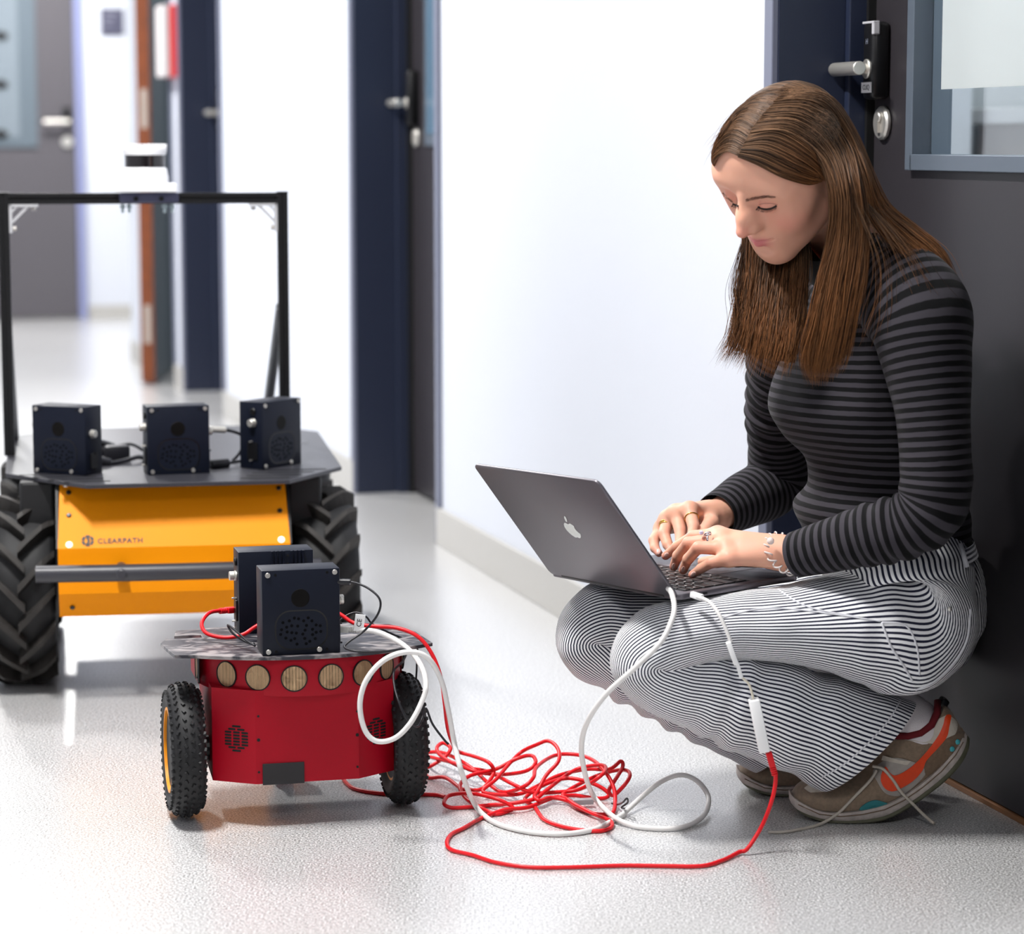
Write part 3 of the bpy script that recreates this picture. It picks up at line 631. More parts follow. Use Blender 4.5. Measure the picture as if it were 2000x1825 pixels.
# arch of aluminium profile
AX0, AX1, AY, AZ = -.292, .214, .0, .851
def profile_bar(p0, p1, s=.0195):
    A, L = align(p0, p1); mb = MB(); h = s / 2; g = .003
    poly = [(-h, -h), (-g, -h), (-g, -h + .004), (g, -h + .004), (g, -h), (h, -h), (h, -g), (h - .004, -g), (h - .004, g), (h, g), (h, h), (g, h), (g, h - .004), (-g, h - .004), (-g, h), (-h, h), (-h, g), (-h + .004, g), (-h + .004, -g), (-h, -g)]
    mb.prism(poly, 0, L, A); return mb
obj('arch_post', profile_bar((AX0, AY, .3715), (AX0, AY, AZ)), m_prof, hk); obj('arch_post', profile_bar((AX1, AY, .3715), (AX1, AY, AZ)), m_prof, hk)
beam = obj('arch_beam', profile_bar((AX0 + .0098, AY, AZ - .0098), (AX1 - .0098, AY, AZ - .0098)), m_prof, hk)
for x in (AX0, AX1):
    b = MB(); b.box((x, AY, AZ + .001), (.021, .021, .002), bev=.0005); obj('end_cap', b, m_black, hk)
    s = 1 if x < 0 else -1; e = x + s * .0098; zt = AZ - .0196
    g = MB(); FRm = frame(Vector((e, AY - .004, zt)), (s, 0, 0), (0, 0, -1), (0, s * 1.0, 0) if s > 0 else (0, 1, 0))
    g.prism([(0, 0), (.052, 0), (.052, .005), (0, .005)], -.008, .010, FRm); g.prism([(0, 0), (.005, 0), (.005, .052), (0, .052)], -.008, .010, FRm)
    g.prism([(.030, .004), (.037, .004), (.004, .037), (.004, .030)], -.006, .008, FRm); g.prism([(.012, .004), (.017, .004), (.004, .017), (.004, .012)], -.006, .008, FRm)
    gs = obj('corner_bracket', g, mat('cast_aluminium', srgb(205, 205, 208), .4, metal=.5), hk)
    q = MB(); q.cyl((e + s * .044, AY - .002, zt - .006), (e + s * .044, AY - .002, zt - .012), .0045, 12); q.cyl((e + s * .006, AY - .002, zt - .044), (e + s * .012, AY - .002, zt - .044), .0045, 12); obj('bracket_bolt', q, m_screw, gs)
obj('brace', profile_bar((AX1 - .004, AY + .012, .64), (AX1 - .022, .27, .3715), .016), mat('grey_profile', srgb(140, 142, 144), .4, metal=.2), hk)
obj('brace', profile_bar((AX0, AY + .012, .64), (AX0 - .0, .27, .3715), .016), MATS['grey_profile'], hk)
# lidar mount on the beam, lidar on top
lx = -.036
mb = MB(); mb.box((lx + .006, AY - .014, AZ - .0085), (.108, .012, .019), bev=.004); mount = obj('lidar_bracket', mb, mat('slate_blue_plastic', srgb(78, 80, 106), .45), hk)
for dx in (-.018, .028): s_ = MB(); s_.cyl((lx + dx, AY - .020, AZ - .010), (lx + dx, AY - .026, AZ - .010), .0045, 14, bev=.001); obj('bracket_screw', s_, m_black, mount)
for dx in (-.042, -.030, .034, .048): s_ = MB(); s_.cyl((lx + dx, AY - .010, AZ - .020), (lx + dx, AY - .010, AZ - .036), .0028, 10); s_.cyl((lx + dx, AY - .010, AZ - .022), (lx + dx, AY - .010, AZ - .027), .005, 6); obj('clamp_bolt', s_, mat('blue_zinc', srgb(178, 192, 196), .35, metal=.6), mount)
ld_ = empty('lidar_scanner', M=T(*pt(hk, lx, AY, AZ + .002)) @ rotm(rz=math.radians(9)) @ Matrix.Diagonal((1, 1, .93, 1))); tag(ld_, 'white cylindrical laser scanner on top of the black arch', 'lidar')
mb = MB(); mb.box((0, 0, .0085), (.112, .09, .017), bev=.003); obj('base_plate', mb, m_lidar, ld_)
mb = MB(); mb.lathe([(.0425, .017), (.0425, .030), (.0395, .045), (.0375, .048)], 48); obj('lower_housing', mb, m_lidar, ld_, smooth=True, angle=40)
mb = MB(); mb.lathe([(.0370, .0478), (.0370, .0720)], 48); obj('scan_window', mb, mat('black_gloss_window', srgb(24, 20, 22), .08, coat=.5), ld_, smooth=True, angle=40)
mb = MB(); mb.lathe([(.0375, .072), (.0400, .080), (.0400, .0835), (1e-4, .0835)], 48); cap_ = obj('upper_cap', mb, m_lidar, ld_, smooth=True, angle=40)
fin = None
for k in range(28):
    a = 2 * math.pi * k / 28
    if fin is None: f = MB(); f.box((.030, 0, .0885), (.020, .0038, .0105), bev=.0012); fin = obj('cooling_fin', f, m_lidar, cap_)
    else: f_ = fin.copy(); C.objects.link(f_); f_.parent = cap_; f_.matrix_basis = rotm(rz=a)

# sensor boxes on the deck
HZ = .3717
bxL = sensor_box(pt(hk, -.197, -.292, HZ), -24, 'navy sensor box turned left at the left end of the yellow robot deck')
bxM = sensor_box(pt(hk, .008, -.322, HZ), 17, 'navy sensor box facing front at the middle of the yellow robot deck')
bxR = sensor_box(pt(hk, .192, -.246, HZ), 56, 'navy sensor box turned right at the right end of the yellow robot deck')
# ================================================================== tools for the figure: distance fields, lofts, decals
class Field:
    def __init__(self, lo, hi, h):
        self.lo = np.array(lo, np.float32); self.h = h; self.n = np.ceil((np.array(hi) - np.array(lo)) / h).astype(int) + 1
        self.ax = [self.lo[i] + h * np.arange(self.n[i], dtype=np.float32) for i in range(3)]
        self.d = np.full(self.n, .05, np.float32)
    def _sub(self, lo, hi):
        i0 = [max(int((lo[i] - self.lo[i]) / self.h), 0) for i in range(3)]; i1 = [min(int((hi[i] - self.lo[i]) / self.h) + 2, self.n[i]) for i in range(3)]
        if any(i1[i] <= i0[i] for i in range(3)): return None
        s = tuple(slice(i0[i], i1[i]) for i in range(3))
        return s, self.ax[0][s[0]][:, None, None], self.ax[1][s[1]][None, :, None], self.ax[2][s[2]][None, None, :]
    def _mix(self, s, d2, k, op):
        a = self.d[s]
        if op == 'sub': a2 = -d2
        if op == 'add':
            if k <= 0: self.d[s] = np.minimum(a, d2); return
            hh = np.clip(.5 + .5 * (a - d2) / k, 0, 1); self.d[s] = a + (d2 - a) * hh - k * hh * (1 - hh)
        else:
            hh = np.clip(.5 - .5 * (a + d2) / max(k, 1e-6), 0, 1); self.d[s] = a + (-d2 - a) * hh + k * hh * (1 - hh)
    def cap(self, p, q, r1, r2=None, k=.01, op='add'):
        p = np.array(p, np.float32); q = np.array(q, np.float32); r2 = r1 if r2 is None else r2; m = max(r1, r2) + k + .03
        b = self._sub(np.minimum(p, q) - m, np.maximum(p, q) + m)
        if b is None: return
        s, X, Y, Z = b; v = q - p; L2 = float(v @ v) + 1e-12
        t = np.clip(((X - p[0]) * v[0] + (Y - p[1]) * v[1] + (Z - p[2]) * v[2]) / L2, 0, 1)
        d = np.sqrt((X - p[0] - t * v[0]) ** 2 + (Y - p[1] - t * v[1]) ** 2 + (Z - p[2] - t * v[2]) ** 2) - (r1 + (r2 - r1) * t)
        self._mix(s, d, k, op)
    def chain(self, pts, k=.006, inner=.004):
        for a, b in zip(pts[:-1], pts[1:]): self.cap(a[0], b[0], a[1], b[1], k if a is pts[0] else inner)
    def ell(self, c, r, k=.01, R=None, op='add'):
        c = np.array(c, np.float32); m = max(r) + k + .03; b = self._sub(c - m, c + m)
        if b is None: return
        s, X, Y, Z = b; X = X - c[0]; Y = Y - c[1]; Z = Z - c[2]
        if R is not None: X, Y, Z = (R[0, 0] * X + R[1, 0] * Y + R[2, 0] * Z), (R[0, 1] * X + R[1, 1] * Y + R[2, 1] * Z), (R[0, 2] * X + R[1, 2] * Y + R[2, 2] * Z)
        k0 = np.sqrt((X / r[0]) ** 2 + (Y / r[1]) ** 2 + (Z / r[2]) ** 2); k1 = np.sqrt((X / r[0] ** 2) ** 2 + (Y / r[1] ** 2) ** 2 + (Z / r[2] ** 2) ** 2) + 1e-9
        self._mix(s, k0 * (k0 - 1) / k1, k, op)
    def mesh(self, smooth=1):
        d = self.d; nx, ny, nz = d.shape; ins = d < 0
        cnt = np.zeros((nx - 1, ny - 1, nz - 1), np.int8)
        for i in (0, 1):
            for j in (0, 1):
                for k in (0, 1): cnt += ins[i:nx - 1 + i, j:ny - 1 + j, k:nz - 1 + k]
        act = np.argwhere((cnt > 0) & (cnt < 8)); idx = np.full(cnt.shape, -1, np.int32); idx[act[:, 0], act[:, 1], act[:, 2]] = np.arange(len(act))
        acc = np.zeros((len(act), 3)); num = np.zeros(len(act)); cor = [(i, j, k) for i in (0, 1) for j in (0, 1) for k in (0, 1)]
        for a in cor:
            for ax_ in range(3):
                if a[ax_]: continue
                b = list(a); b[ax_] = 1
                da = d[act[:, 0] + a[0], act[:, 1] + a[1], act[:, 2] + a[2]]; db = d[act[:, 0] + b[0], act[:, 1] + b[1], act[:, 2] + b[2]]
                mk = (da < 0) != (db < 0); t = np.where(mk, da / np.where(mk, da - db, 1), 0); p = np.array(a, float)[None, :].repeat(len(act), 0); p[:, ax_] += t
                acc[mk] += p[mk]; num[mk] += 1
        V = self.lo + self.h * (act + acc / num[:, None]); Fs = []
        for ax_ in range(3):
            s0 = [slice(None)] * 3; s1 = [slice(None)] * 3; s0[ax_] = slice(0, -1); s1[ax_] = slice(1, None)
            e = np.argwhere(ins[tuple(s0)] != ins[tuple(s1)]); o1, o2 = [(1, 2), (2, 0), (0, 1)][ax_]
            e = e[(e[:, o1] > 0) & (e[:, o2] > 0) & (e[:, o1] < d.shape[o1] - 1) & (e[:, o2] < d.shape[o2] - 1)]
            def cell(a, b): c = e.copy(); c[:, o1] -= a; c[:, o2] -= b; return idx[c[:, 0], c[:, 1], c[:, 2]]
            Fs.append(np.stack([cell(1, 1), cell(0, 1), cell(0, 0), cell(1, 0)], 1))
        Fq = np.concatenate(Fs); Fq = Fq[(Fq >= 0).all(1)]
        for _ in range(smooth):
            S = np.zeros_like(V); N = np.zeros(len(V))
            for a, b in ((0, 1), (1, 2), (2, 3), (3, 0)):
                np.add.at(S, Fq[:, a], V[Fq[:, b]]); np.add.at(S, Fq[:, b], V[Fq[:, a]]); np.add.at(N, Fq[:, a], 1); np.add.at(N, Fq[:, b], 1)
            V = V * .4 + .6 * S / np.maximum(N, 1)[:, None]
        return V, Fq
def catmull(P, m):
    P = np.array(P, float); n = len(P); seg = np.linspace(0, n - 1, m); out = []
    for s in seg:
        i = min(int(s), n - 2); t = s - i; a, b, c, d = P[max(i - 1, 0)], P[i], P[i + 1], P[min(i + 2, n - 1)]
        out.append(.5 * ((2 * b) + (-a + c) * t + (2 * a - 5 * b + 4 * c - d) * t * t + (-a + 3 * b - 3 * c + d) * t ** 3))
    return np.array(out)
def nrm(v): return v / (np.linalg.norm(v, axis=-1, keepdims=True) + 1e-12)
def loft(sections, m, nc, disp=None, expo=2.0, tangents=None, cap=(False, False), tend=None):
    """sections: (centre, a, b, A-hint) -> tube with UV (u = 0..1 round, v = metres along); A is the radius direction at u=0"""
    c = catmull([s[0] for s in sections], m); ab = catmull([(s[1], s[2]) for s in sections], m); h = catmull([s[3] for s in sections], m)
    t = nrm(np.gradient(c, axis=0)) if tangents is None else nrm(catmull(tangents, m))
    if tend is not None:
        wgt = np.clip((np.linspace(0, 1, m) - tend[0]) / (1 - tend[0]), 0, 1)[:, None] ** 1.5; t = nrm(t * (1 - wgt) + np.array(tend[1])[None] * wgt)
    A = nrm(h - t * (h * t).sum(1, keepdims=True)); B = np.cross(t, A)
    v = np.r_[0, np.cumsum(np.linalg.norm(np.diff(c, axis=0), axis=1))]
    th = np.linspace(0, 2 * np.pi, nc + 1); ct, st = np.cos(th), np.sin(th)
    ex = 2 / expo; cu = np.sign(ct) * np.abs(ct) ** ex; su = np.sign(st) * np.abs(st) ** ex
    P = c[:, None, :] + A[:, None, :] * (ab[:, 0, None] * cu[None])[..., None] + B[:, None, :] * (ab[:, 1, None] * su[None])[..., None]
    if disp is not None:
        nr = nrm(P - c[:, None, :]); P = P + nr * disp(v[:, None], th[None, :], P)[..., None]
    mb = MB(); W_ = nc + 1; mb.v = [tuple(p) for p in P.reshape(-1, 3)]
    for i in range(m - 1):
        for k in range(nc): mb.f.append((i * W_ + k, i * W_ + k + 1, (i + 1) * W_ + k + 1, (i + 1) * W_ + k))
    mb.uv = np.stack([np.broadcast_to(th[None] / (2 * np.pi), (m, W_)), np.broadcast_to(v[:, None], (m, W_))], -1).reshape(-1, 2)
    mb.grid = P
    for e, ring_ in ((0, 0), (1, m - 1)):
        if cap[e]:
            o_ = len(mb.v); mb.v.append(tuple(c[ring_])); mb.uv = np.vstack([mb.uv, [[.5, v[ring_]]]])
            for k in range(nc): mb.f.append((ring_ * W_ + k, ring_ * W_ + k + 1, o_))
    return mb
from mathutils.bvhtree import BVHTree
from mathutils import noise as mnoise
def nz3(P, sc_):
    sh = P.shape[:-1]; Q = (P.reshape(-1, 3) * sc_); return np.array([mnoise.noise(Vector(q)) for q in Q]).reshape(sh)
def bvh_of(*mbs):
    v = []; f = []
    for mb in mbs: o_ = len(v); v += [Vector(p) for p in mb.v]; f += [tuple(o_ + i for i in q) for q in mb.f]
    return BVHTree.FromPolygons(v, f)
CAMO = Vector((0, 0, CAM_H))
def hit(bvh, px, py):
    r = bvh.ray_cast(CAMO, Vector(_ray(px, py)).normalized()); return (r[0], r[1]) if r[0] is not None else (None, None)
def decal(bvh, poly, off=.0008, thick=.0006, step=5.0, back=None):
    """a thin patch lying on the traced surface: poly is its outline as seen in the photograph; it gets real thickness"""
    P = np.array(spline(poly, 6, closed=True)) if len(poly) > 6 else np.array(poly, float)
    P = resample(np.vstack([P, P[:1]]), max(int(np.linalg.norm(np.diff(np.vstack([P, P[:1]]), axis=0), axis=1).sum() / step), 8) + 1)[:-1]
    bm = bmesh.new(); vs = [bm.verts.new((x, y, 0)) for x, y in P]; bm.faces.new(vs)
    bmesh.ops.triangulate(bm, faces=bm.faces[:])
    for _ in range(3):
        es = [e for e in bm.edges if e.calc_length() > step * 1.6]
        if not es: break
        bmesh.ops.subdivide_edges(bm, edges=es, cuts=1); bmesh.ops.triangulate(bm, faces=[f for f in bm.faces if len(f.verts) > 3])
    bm.verts.index_update(); V = []; ok = []; last = None
    for v in bm.verts:
        h, nn = hit(bvh, v.co.x, v.co.y)
        if h is None: V.append(None)
        else:
            if nn.dot(CAMO - h) < 0: nn = -nn
            V.append((h + nn * off, nn)); last = V[-1]
    known = [(np.array((bm.verts[i].co.x, bm.verts[i].co.y)) if False else None) for i in range(0)]
    bm.verts.ensure_lookup_table()
    for i, e in enumerate(V):
        if e is None:
            best = min((j for j in range(len(V)) if V[j] is not None), key=lambda j: (bm.verts[j].co - bm.verts[i].co).length, default=None)
            if best is None: bm.free(); return MB()
            Yb = V[best][0].y; p = at(bm.verts[i].co.x, bm.verts[i].co.y, Yb); V[i] = (Vector(p), V[best][1])
    mb = MB(); n = len(V); F_ = [[v.index for v in f.verts] for f in bm.faces]
    mb.v = [tuple(p + q * thick) for p, q in V] + [tuple(p - q * .001) for p, q in V]; mb.f = [tuple(f) for f in F_] + [tuple(n + i for i in reversed(f)) for f in F_]
    for e in bm.edges:
        if len(e.link_faces) == 1: a, b = e.verts[0].index, e.verts[1].index; mb.f.append((a, b, n + b, n + a))
    bm.free(); return mb
def on_surface(bvh, pts, off=.0015):
    out = []
    for px, py in pts:
        h, nn = hit(bvh, px, py)
        if h is None: continue
        if nn.dot(CAMO - h) < 0: nn = -nn
        out.append(h + nn * off)
    return out
# ================================================================== the crouching person
person = empty('person', (.50, 3.56, 0)); tag(person, 'crouching person with long brown hair in striped top, typing on a laptop', 'person')
HR = np.array(Quaternion(Vector((-0.1223, -0.8625, 2.1896)).normalized(), Vector((-0.1223, -0.8625, 2.1896)).length).to_matrix())
HT = np.array([0.3623, 3.4724, 0.9161]); HS = .985
def hw(p): return HR @ (np.array(p, float) * HS) + HT            # head frame (x her right, y forward, z up) -> world

# ---- head and neck
fld = Field((-.095, -.125, -.225), (.095, .135, .135), .00155)
fld.ell((0, -.014, .020), (.071, .090, .075), 0)
fld.ell((0, .020, -.030), (.061, .064, .080), .030)
for s in (-1, 1):
    fld.cap((s * .050, -.010, -.055), (s * .018, .058, -.098), .020, .017, .030)        # jaw
    fld.ell((s * .040, .048, -.034), (.022, .022, .026), .025)                           # cheek
    fld.ell((s * .028, .0665, .020), (.024, .010, .009), .018)                            # brow
    fld.ell((s * .055, .030, .010), (.016, .035, .035), .03)                             # temple
fld.ell((0, .0625, -.1065), (.017, .016, .016), .024)                                     # chin
fld.ell((0, .0645, -.070), (.027, .020, .024), .022)                                     # muzzle
fld.ell((0, .050, .045), (.046, .022, .036), .03)                                       # forehead
for s in (-1, 1): fld.ell((s * .031, .092, -.004), (.017, .014, .012), .014, op='sub')  # eye sockets
for s in (-1, 1): fld.ell((s * .031, .0705, -.005), (.0135, .0130, .0120), .005)         # lidded eyes
fld.cap((0, .082, .006), (0, .097, -.020), .0065, .0080, .012)                          # nose bridge
fld.cap((0, .097, -.020), (0, .1065, -.035), .0080, .0092, .008)
for s in (-1, 1): fld.ell((s * .0075, .0860, -.0260), (.0095, .0120, .0180), .012)
for s in (-1, 1): fld.ell((s * .0108, .0925, -.0380), (.0070, .0105, .0068), .007)       # nostril wings
for s in (-1, 1): fld.ell((s * .0060, .0965, -.0475), (.0030, .0050, .0034), .003, op='sub')
fld.cap((0, .0855, -.047), (0, .0830, -.056), .0055, .0052, .008)                         # philtrum column
# lips
for s in (-1, 1): fld.cap((s * .0035, .0872, -.0630), (s * .0240, .0755, -.0640), .0042, .0022, .006)
for s in (-1, 1): fld.cap((0, .0858, -.0725), (s * .0195, .0760, -.0665), .0054, .0026, .006)
for s in (-1, 1): fld.cap((0, .0935, -.0672), (s * .0245, .0790, -.0640), .0012, .0010, .0025, op='sub')
fld.ell((0, .0870, -.0860), (.014, .0055, .0055), .010, op='sub')
for s in (-1, 1):                                                                       # ears
    E_ = np.array(Matrix.Rotation(-.25, 3, 'X') @ Matrix.Rotation(s * .35, 3, 'Z'))
    fld.ell((s * .0735, -.016, -.028), (.0070, .0170, .0300), .006, E_); fld.ell((s * .0800, -.014, -.024), (.0050, .0095, .0180), .004, E_, op='sub')
fld.cap((0, -.026, -.060), (0, -.075, -.215), .047, .052, .030)                          # neck
hv, hf = fld.mesh(2)
# skin tints that belong to the face: lips, cheeks, nose
L_ = hv.copy(); headV = (HR @ (L_.T * HS)).T + HT
def gss(p, c, r): return np.exp(-(((p - np.array(c)) / np.array(r)) ** 2).sum(1))
SK = np.array(srgb(225, 168, 143)[:3]); LIP = np.array(srgb(204, 120, 120)[:3]); BL = np.array(srgb(226, 140, 126)[:3])
lipw = np.clip(1.7 * (gss(L_, (0, .087, -.0645), (.0165, .012, .0038)) + gss(L_, (0, .086, -.0725), (.0150, .012, .0045))), 0, 1)
lipw *= (L_[:, 1] > .072)
blw = .55 * (gss(L_, (-.045, .055, -.035), (.02, .03, .02)) + gss(L_, (.045, .055, -.035), (.02, .03, .02)) + gss(L_, (0, .108, -.035), (.012, .012, .012)))
eyw = .5 * (gss(L_, (-.031, .080, -.003), (.016, .02, .011)) + gss(L_, (.031, .080, -.003), (.016, .02, .011)))
blw = np.clip(blw * 1.15 + eyw, 0, .9)
headC = SK[None] * (1 - blw[:, None]) + BL[None] * blw[:, None]; headC = headC * (1 - lipw[:, None]) + LIP[None] * lipw[:, None]

# ---- laptop frame (needed by the hands)
LP0 = np.array([0.2228, 3.392, 0.3306]); LEX = np.array([0.8341, 0.5505, 0.0352]); LEY = np.array([-0.5496, 0.8348, -0.0324]); LEZ = np.array([-0.0472, 0.0076, 0.9989])
LAP = frame(LP0, LEX, LEY, LEZ)

# ---- hands
def P3(px, py, Y): return at(px, py, Y)
def hand(wrist, fore, mcps, fingers, thumb, palm_r):
    pts = [wrist[0], fore[0]] + [m[0] for m in mcps] + [f[0] for F_ in fingers for f in F_] + [t[0] for t in thumb]
    lo = np.min(pts, 0) - .04; hi = np.max(pts, 0) + .04
    f = Field(lo, hi, .0012)
    f.cap(fore[0], wrist[0], fore[1], wrist[1], 0)
    for m, r in zip(mcps, palm_r): f.cap(wrist[0] * .80 + m[0] * .20, m[0], r, m[1], .016)
    for a, b in zip(mcps[:-1], mcps[1:]): f.cap(a[0], b[0], a[1] * .92, b[1] * .92, .010)
    mid = sum(m[0] for m in mcps) / len(mcps); f.cap(wrist[0] * .7 + mid * .3, wrist[0] * .3 + mid * .7, .0165, .0155, .015)
    for m, F_ in zip(mcps, fingers):
        ch = [m] + F_
        # slight swelling at each joint
        for i in range(len(ch) - 1): f.cap(ch[i][0], ch[i + 1][0], ch[i][1] * .93, ch[i + 1][1] * .97, .0022 if i else .006)
    for i in range(len(thumb) - 1): f.cap(thumb[i][0], thumb[i + 1][0], thumb[i][1], thumb[i + 1][1], .008 if i == 0 else .003)
    return f.mesh(2)
# her left hand, nearer the camera: little finger towards us
NW = (P3(1548, 1083, 3.470), .0245); NF = (P3(1640, 1064, 3.415), .028)
n_m = [(P3(1424, 1091, 3.462), .0105), (P3(1419, 1071, 3.482), .0112), (P3(1410, 1055, 3.502), .0115), (P3(1402, 1045, 3.522), .0112)]
n_f = [[(P3(1390, 1099, 3.470), .0083), (P3(1369, 1111, 3.484), .0072), (P3(1352, 1123, 3.500), .0058)],
       [(P3(1364, 1070, 3.490), .0090), (P3(1344, 1092, 3.508), .0080), (P3(1334, 1114, 3.526), .0064)],
       [(P3(1345, 1061, 3.515), .0092), (P3(1324, 1086, 3.535), .0081), (P3(1316, 1107, 3.552), .0064)],
       [(P3(1354, 1048, 3.540), .0088), (P3(1322, 1068, 3.560), .0078), (P3(1300, 1086, 3.580), .0063)]]
n_t = [(P3(1500, 1088, 3.510), .016), (P3(1440, 1092, 3.545), .0115), (P3(1400, 1096, 3.565), .0095), (P3(1372, 1098, 3.575), .007)]
nv_, nf_ = hand(NW, NF, n_m, n_f, n_t, [.0165, .0160, .0155, .0150])
# her right hand, further away: thumb towards us
FWr = (P3(1398, 1010, 3.745), .0235); FFo = (P3(1450, 975, 3.80), .027)
f_m = [(P3(1292, 1032, 3.735), .0100), (P3(1305, 1014, 3.725), .0110), (P3(1321, 1003, 3.712), .0114), (P3(1347, 996, 3.695), .0112)]
f_f = [[(P3(1277, 1056, 3.715), .0082), (P3(1279, 1071, 3.702), .0072), (P3(1287, 1081, 3.692), .0058)],
       [(P3(1297, 1043, 3.700), .0090), (P3(1304, 1064, 3.684), .0080), (P3(1313, 1079, 3.672), .0064)],
       [(P3(1329, 1038, 3.682), .0092), (P3(1329, 1061, 3.664), .0081), (P3(1327, 1080, 3.650), .0064)],
       [(P3(1355, 1030, 3.660), .0089), (P3(1351, 1056, 3.640), .0079), (P3(1345, 1078, 3.625), .0064)]]
f_t = [(P3(1385, 1014, 3.725), .015), (P3(1389, 1022, 3.695), .0120), (P3(1377, 1036, 3.668), .0098), (P3(1366, 1052, 3.650), .0075)]
fv_, ff_ = hand(FWr, FFo, f_m, f_f, f_t, [.0155, .0155, .0152, .0150])

# ---- the rest of the body, inside the clothes
bf = Field((-.02, 3.25, .02), (.78, 3.98, .90), .007)
J = dict(neck=P3(1664, 545, 3.548), chest=P3(1690, 720, 3.56), waist=P3(1730, 960, 3.56), pelvis=P3(1770, 1150, 3.57), nsh=P3(1785, 620, 3.425), nel=P3(1822, 988, 3.372), fsh=P3(1545, 650, 3.71), fel=P3(1528, 938, 3.868), nhip=P3(1790, 1210, 3.50), fhip=P3(1770, 1210, 3.65), nkn=P3(1275, 1268, 3.42), fkn=P3(1165, 1225, 3.60), nan=P3(1760, 1448, 3.527), fan=P3(1570, 1475, 3.665))
bf.cap(J['pelvis'], J['waist'], .070, .062, 0); bf.cap(J['waist'], J['chest'], .062, .066, .05); bf.cap(J['chest'], J['neck'], .055, .034, .02)
for a in 'nf':
    bf.cap(J['chest'], J[a + 'sh'], .04, .036, .02); bf.cap(J[a + 'sh'], J[a + 'el'], .036, .022, .01); bf.cap(J[a + 'el'], (NW if a == 'n' else FWr)[0], .022, .019, .005)
    bf.cap(J['pelvis'], J[a + 'hip'], .06, .060, .03); bf.cap(J[a + 'hip'], J[a + 'kn'], .044, .030, .01); bf.cap(J[a + 'kn'], J[a + 'an'], .026, .024, .0)
bv, bfq = bf.mesh(1)
V_ = [headV, nv_, fv_, bv]; FQ = [hf, nf_, ff_, bfq]; off = 0; Fa = []
for v, q in zip(V_, FQ): Fa.append(q + off); off += len(v)
allV = np.concatenate(V_); allF = np.concatenate(Fa)
def hand_tint(v, tips, knucks):
    c = np.repeat(SK[None], len(v), 0); wgt = np.zeros(len(v))
    for t in tips: wgt = np.maximum(wgt, .75 * np.exp(-((v - t) ** 2).sum(1) / .009 ** 2))
    for t in knucks: wgt = np.maximum(wgt, .40 * np.exp(-((v - t) ** 2).sum(1) / .010 ** 2))
    return c * (1 - wgt[:, None]) + BL[None] * wgt[:, None]
Cn = hand_tint(nv_, [F_[-1][0] for F_ in n_f], [F_[0][0] for F_ in n_f] + [m[0] for m in n_m]); Cf = hand_tint(fv_, [F_[-1][0] for F_ in f_f], [F_[0][0] for F_ in f_f] + [m[0] for m in f_m])
allC = np.concatenate([headC, Cn, Cf, np.repeat(SK[None], len(bv), 0)])
def skin_material():
    m = mat('skin', srgb(226, 172, 148), .48, sss=.18, spec=.4); nt, b = nodes_of(m)
    a = nt.nodes.new('ShaderNodeAttribute'); a.attribute_name = 'tint'; nt.links.new(a.outputs['Color'], b.inputs['Base Color'])
    tc = nt.nodes.new('ShaderNodeTexCoord'); n = nt.nodes.new('ShaderNodeTexNoise'); n.inputs['Scale'].default_value = 900; nt.links.new(tc.outputs['Object'], n.inputs['Vector'])
    bp = nt.nodes.new('ShaderNodeBump'); bp.inputs['Strength'].default_value = .08; bp.inputs['Distance'].default_value = .0006; nt.links.new(n.outputs['Fac'], bp.inputs['Height']); nt.links.new(bp.outputs[0], b.inputs['Normal'])
    return m
m_skin = skin_material()
def big_mesh(name, V, Fq, m, parent, tint=None, smooth=True):
    me = bpy.data.meshes.new(name); I = np.array(root_of(parent).matrix_basis.inverted()); V = V @ I[:3, :3].T + I[:3, 3]
    me.vertices.add(len(V)); me.vertices.foreach_set('co', np.ascontiguousarray(V, np.float32).ravel()); k = Fq.shape[1]
    me.loops.add(Fq.size); me.loops.foreach_set('vertex_index', np.ascontiguousarray(Fq, np.int32).ravel())
    me.polygons.add(len(Fq)); me.polygons.foreach_set('loop_start', np.arange(0, Fq.size, k, dtype=np.int32))
    me.update(calc_edges=True); me.validate()
    if tint is not None:
        at_ = me.color_attributes.new('tint', 'FLOAT_COLOR', 'POINT'); at_.data.foreach_set('color', np.c_[tint, np.ones(len(tint))].astype(np.float32).ravel())
    bm = bmesh.new(); bm.from_mesh(me); bmesh.ops.recalc_face_normals(bm, faces=bm.faces[:]); bm.to_mesh(me); bm.free()
    me.polygons.foreach_set('use_smooth', [smooth] * len(me.polygons)); me.materials.append(m)
    o = bpy.data.objects.new(name, me); C.objects.link(o); o.parent = parent; return o
body_o = big_mesh('body', allV, allF, m_skin, person, allC)
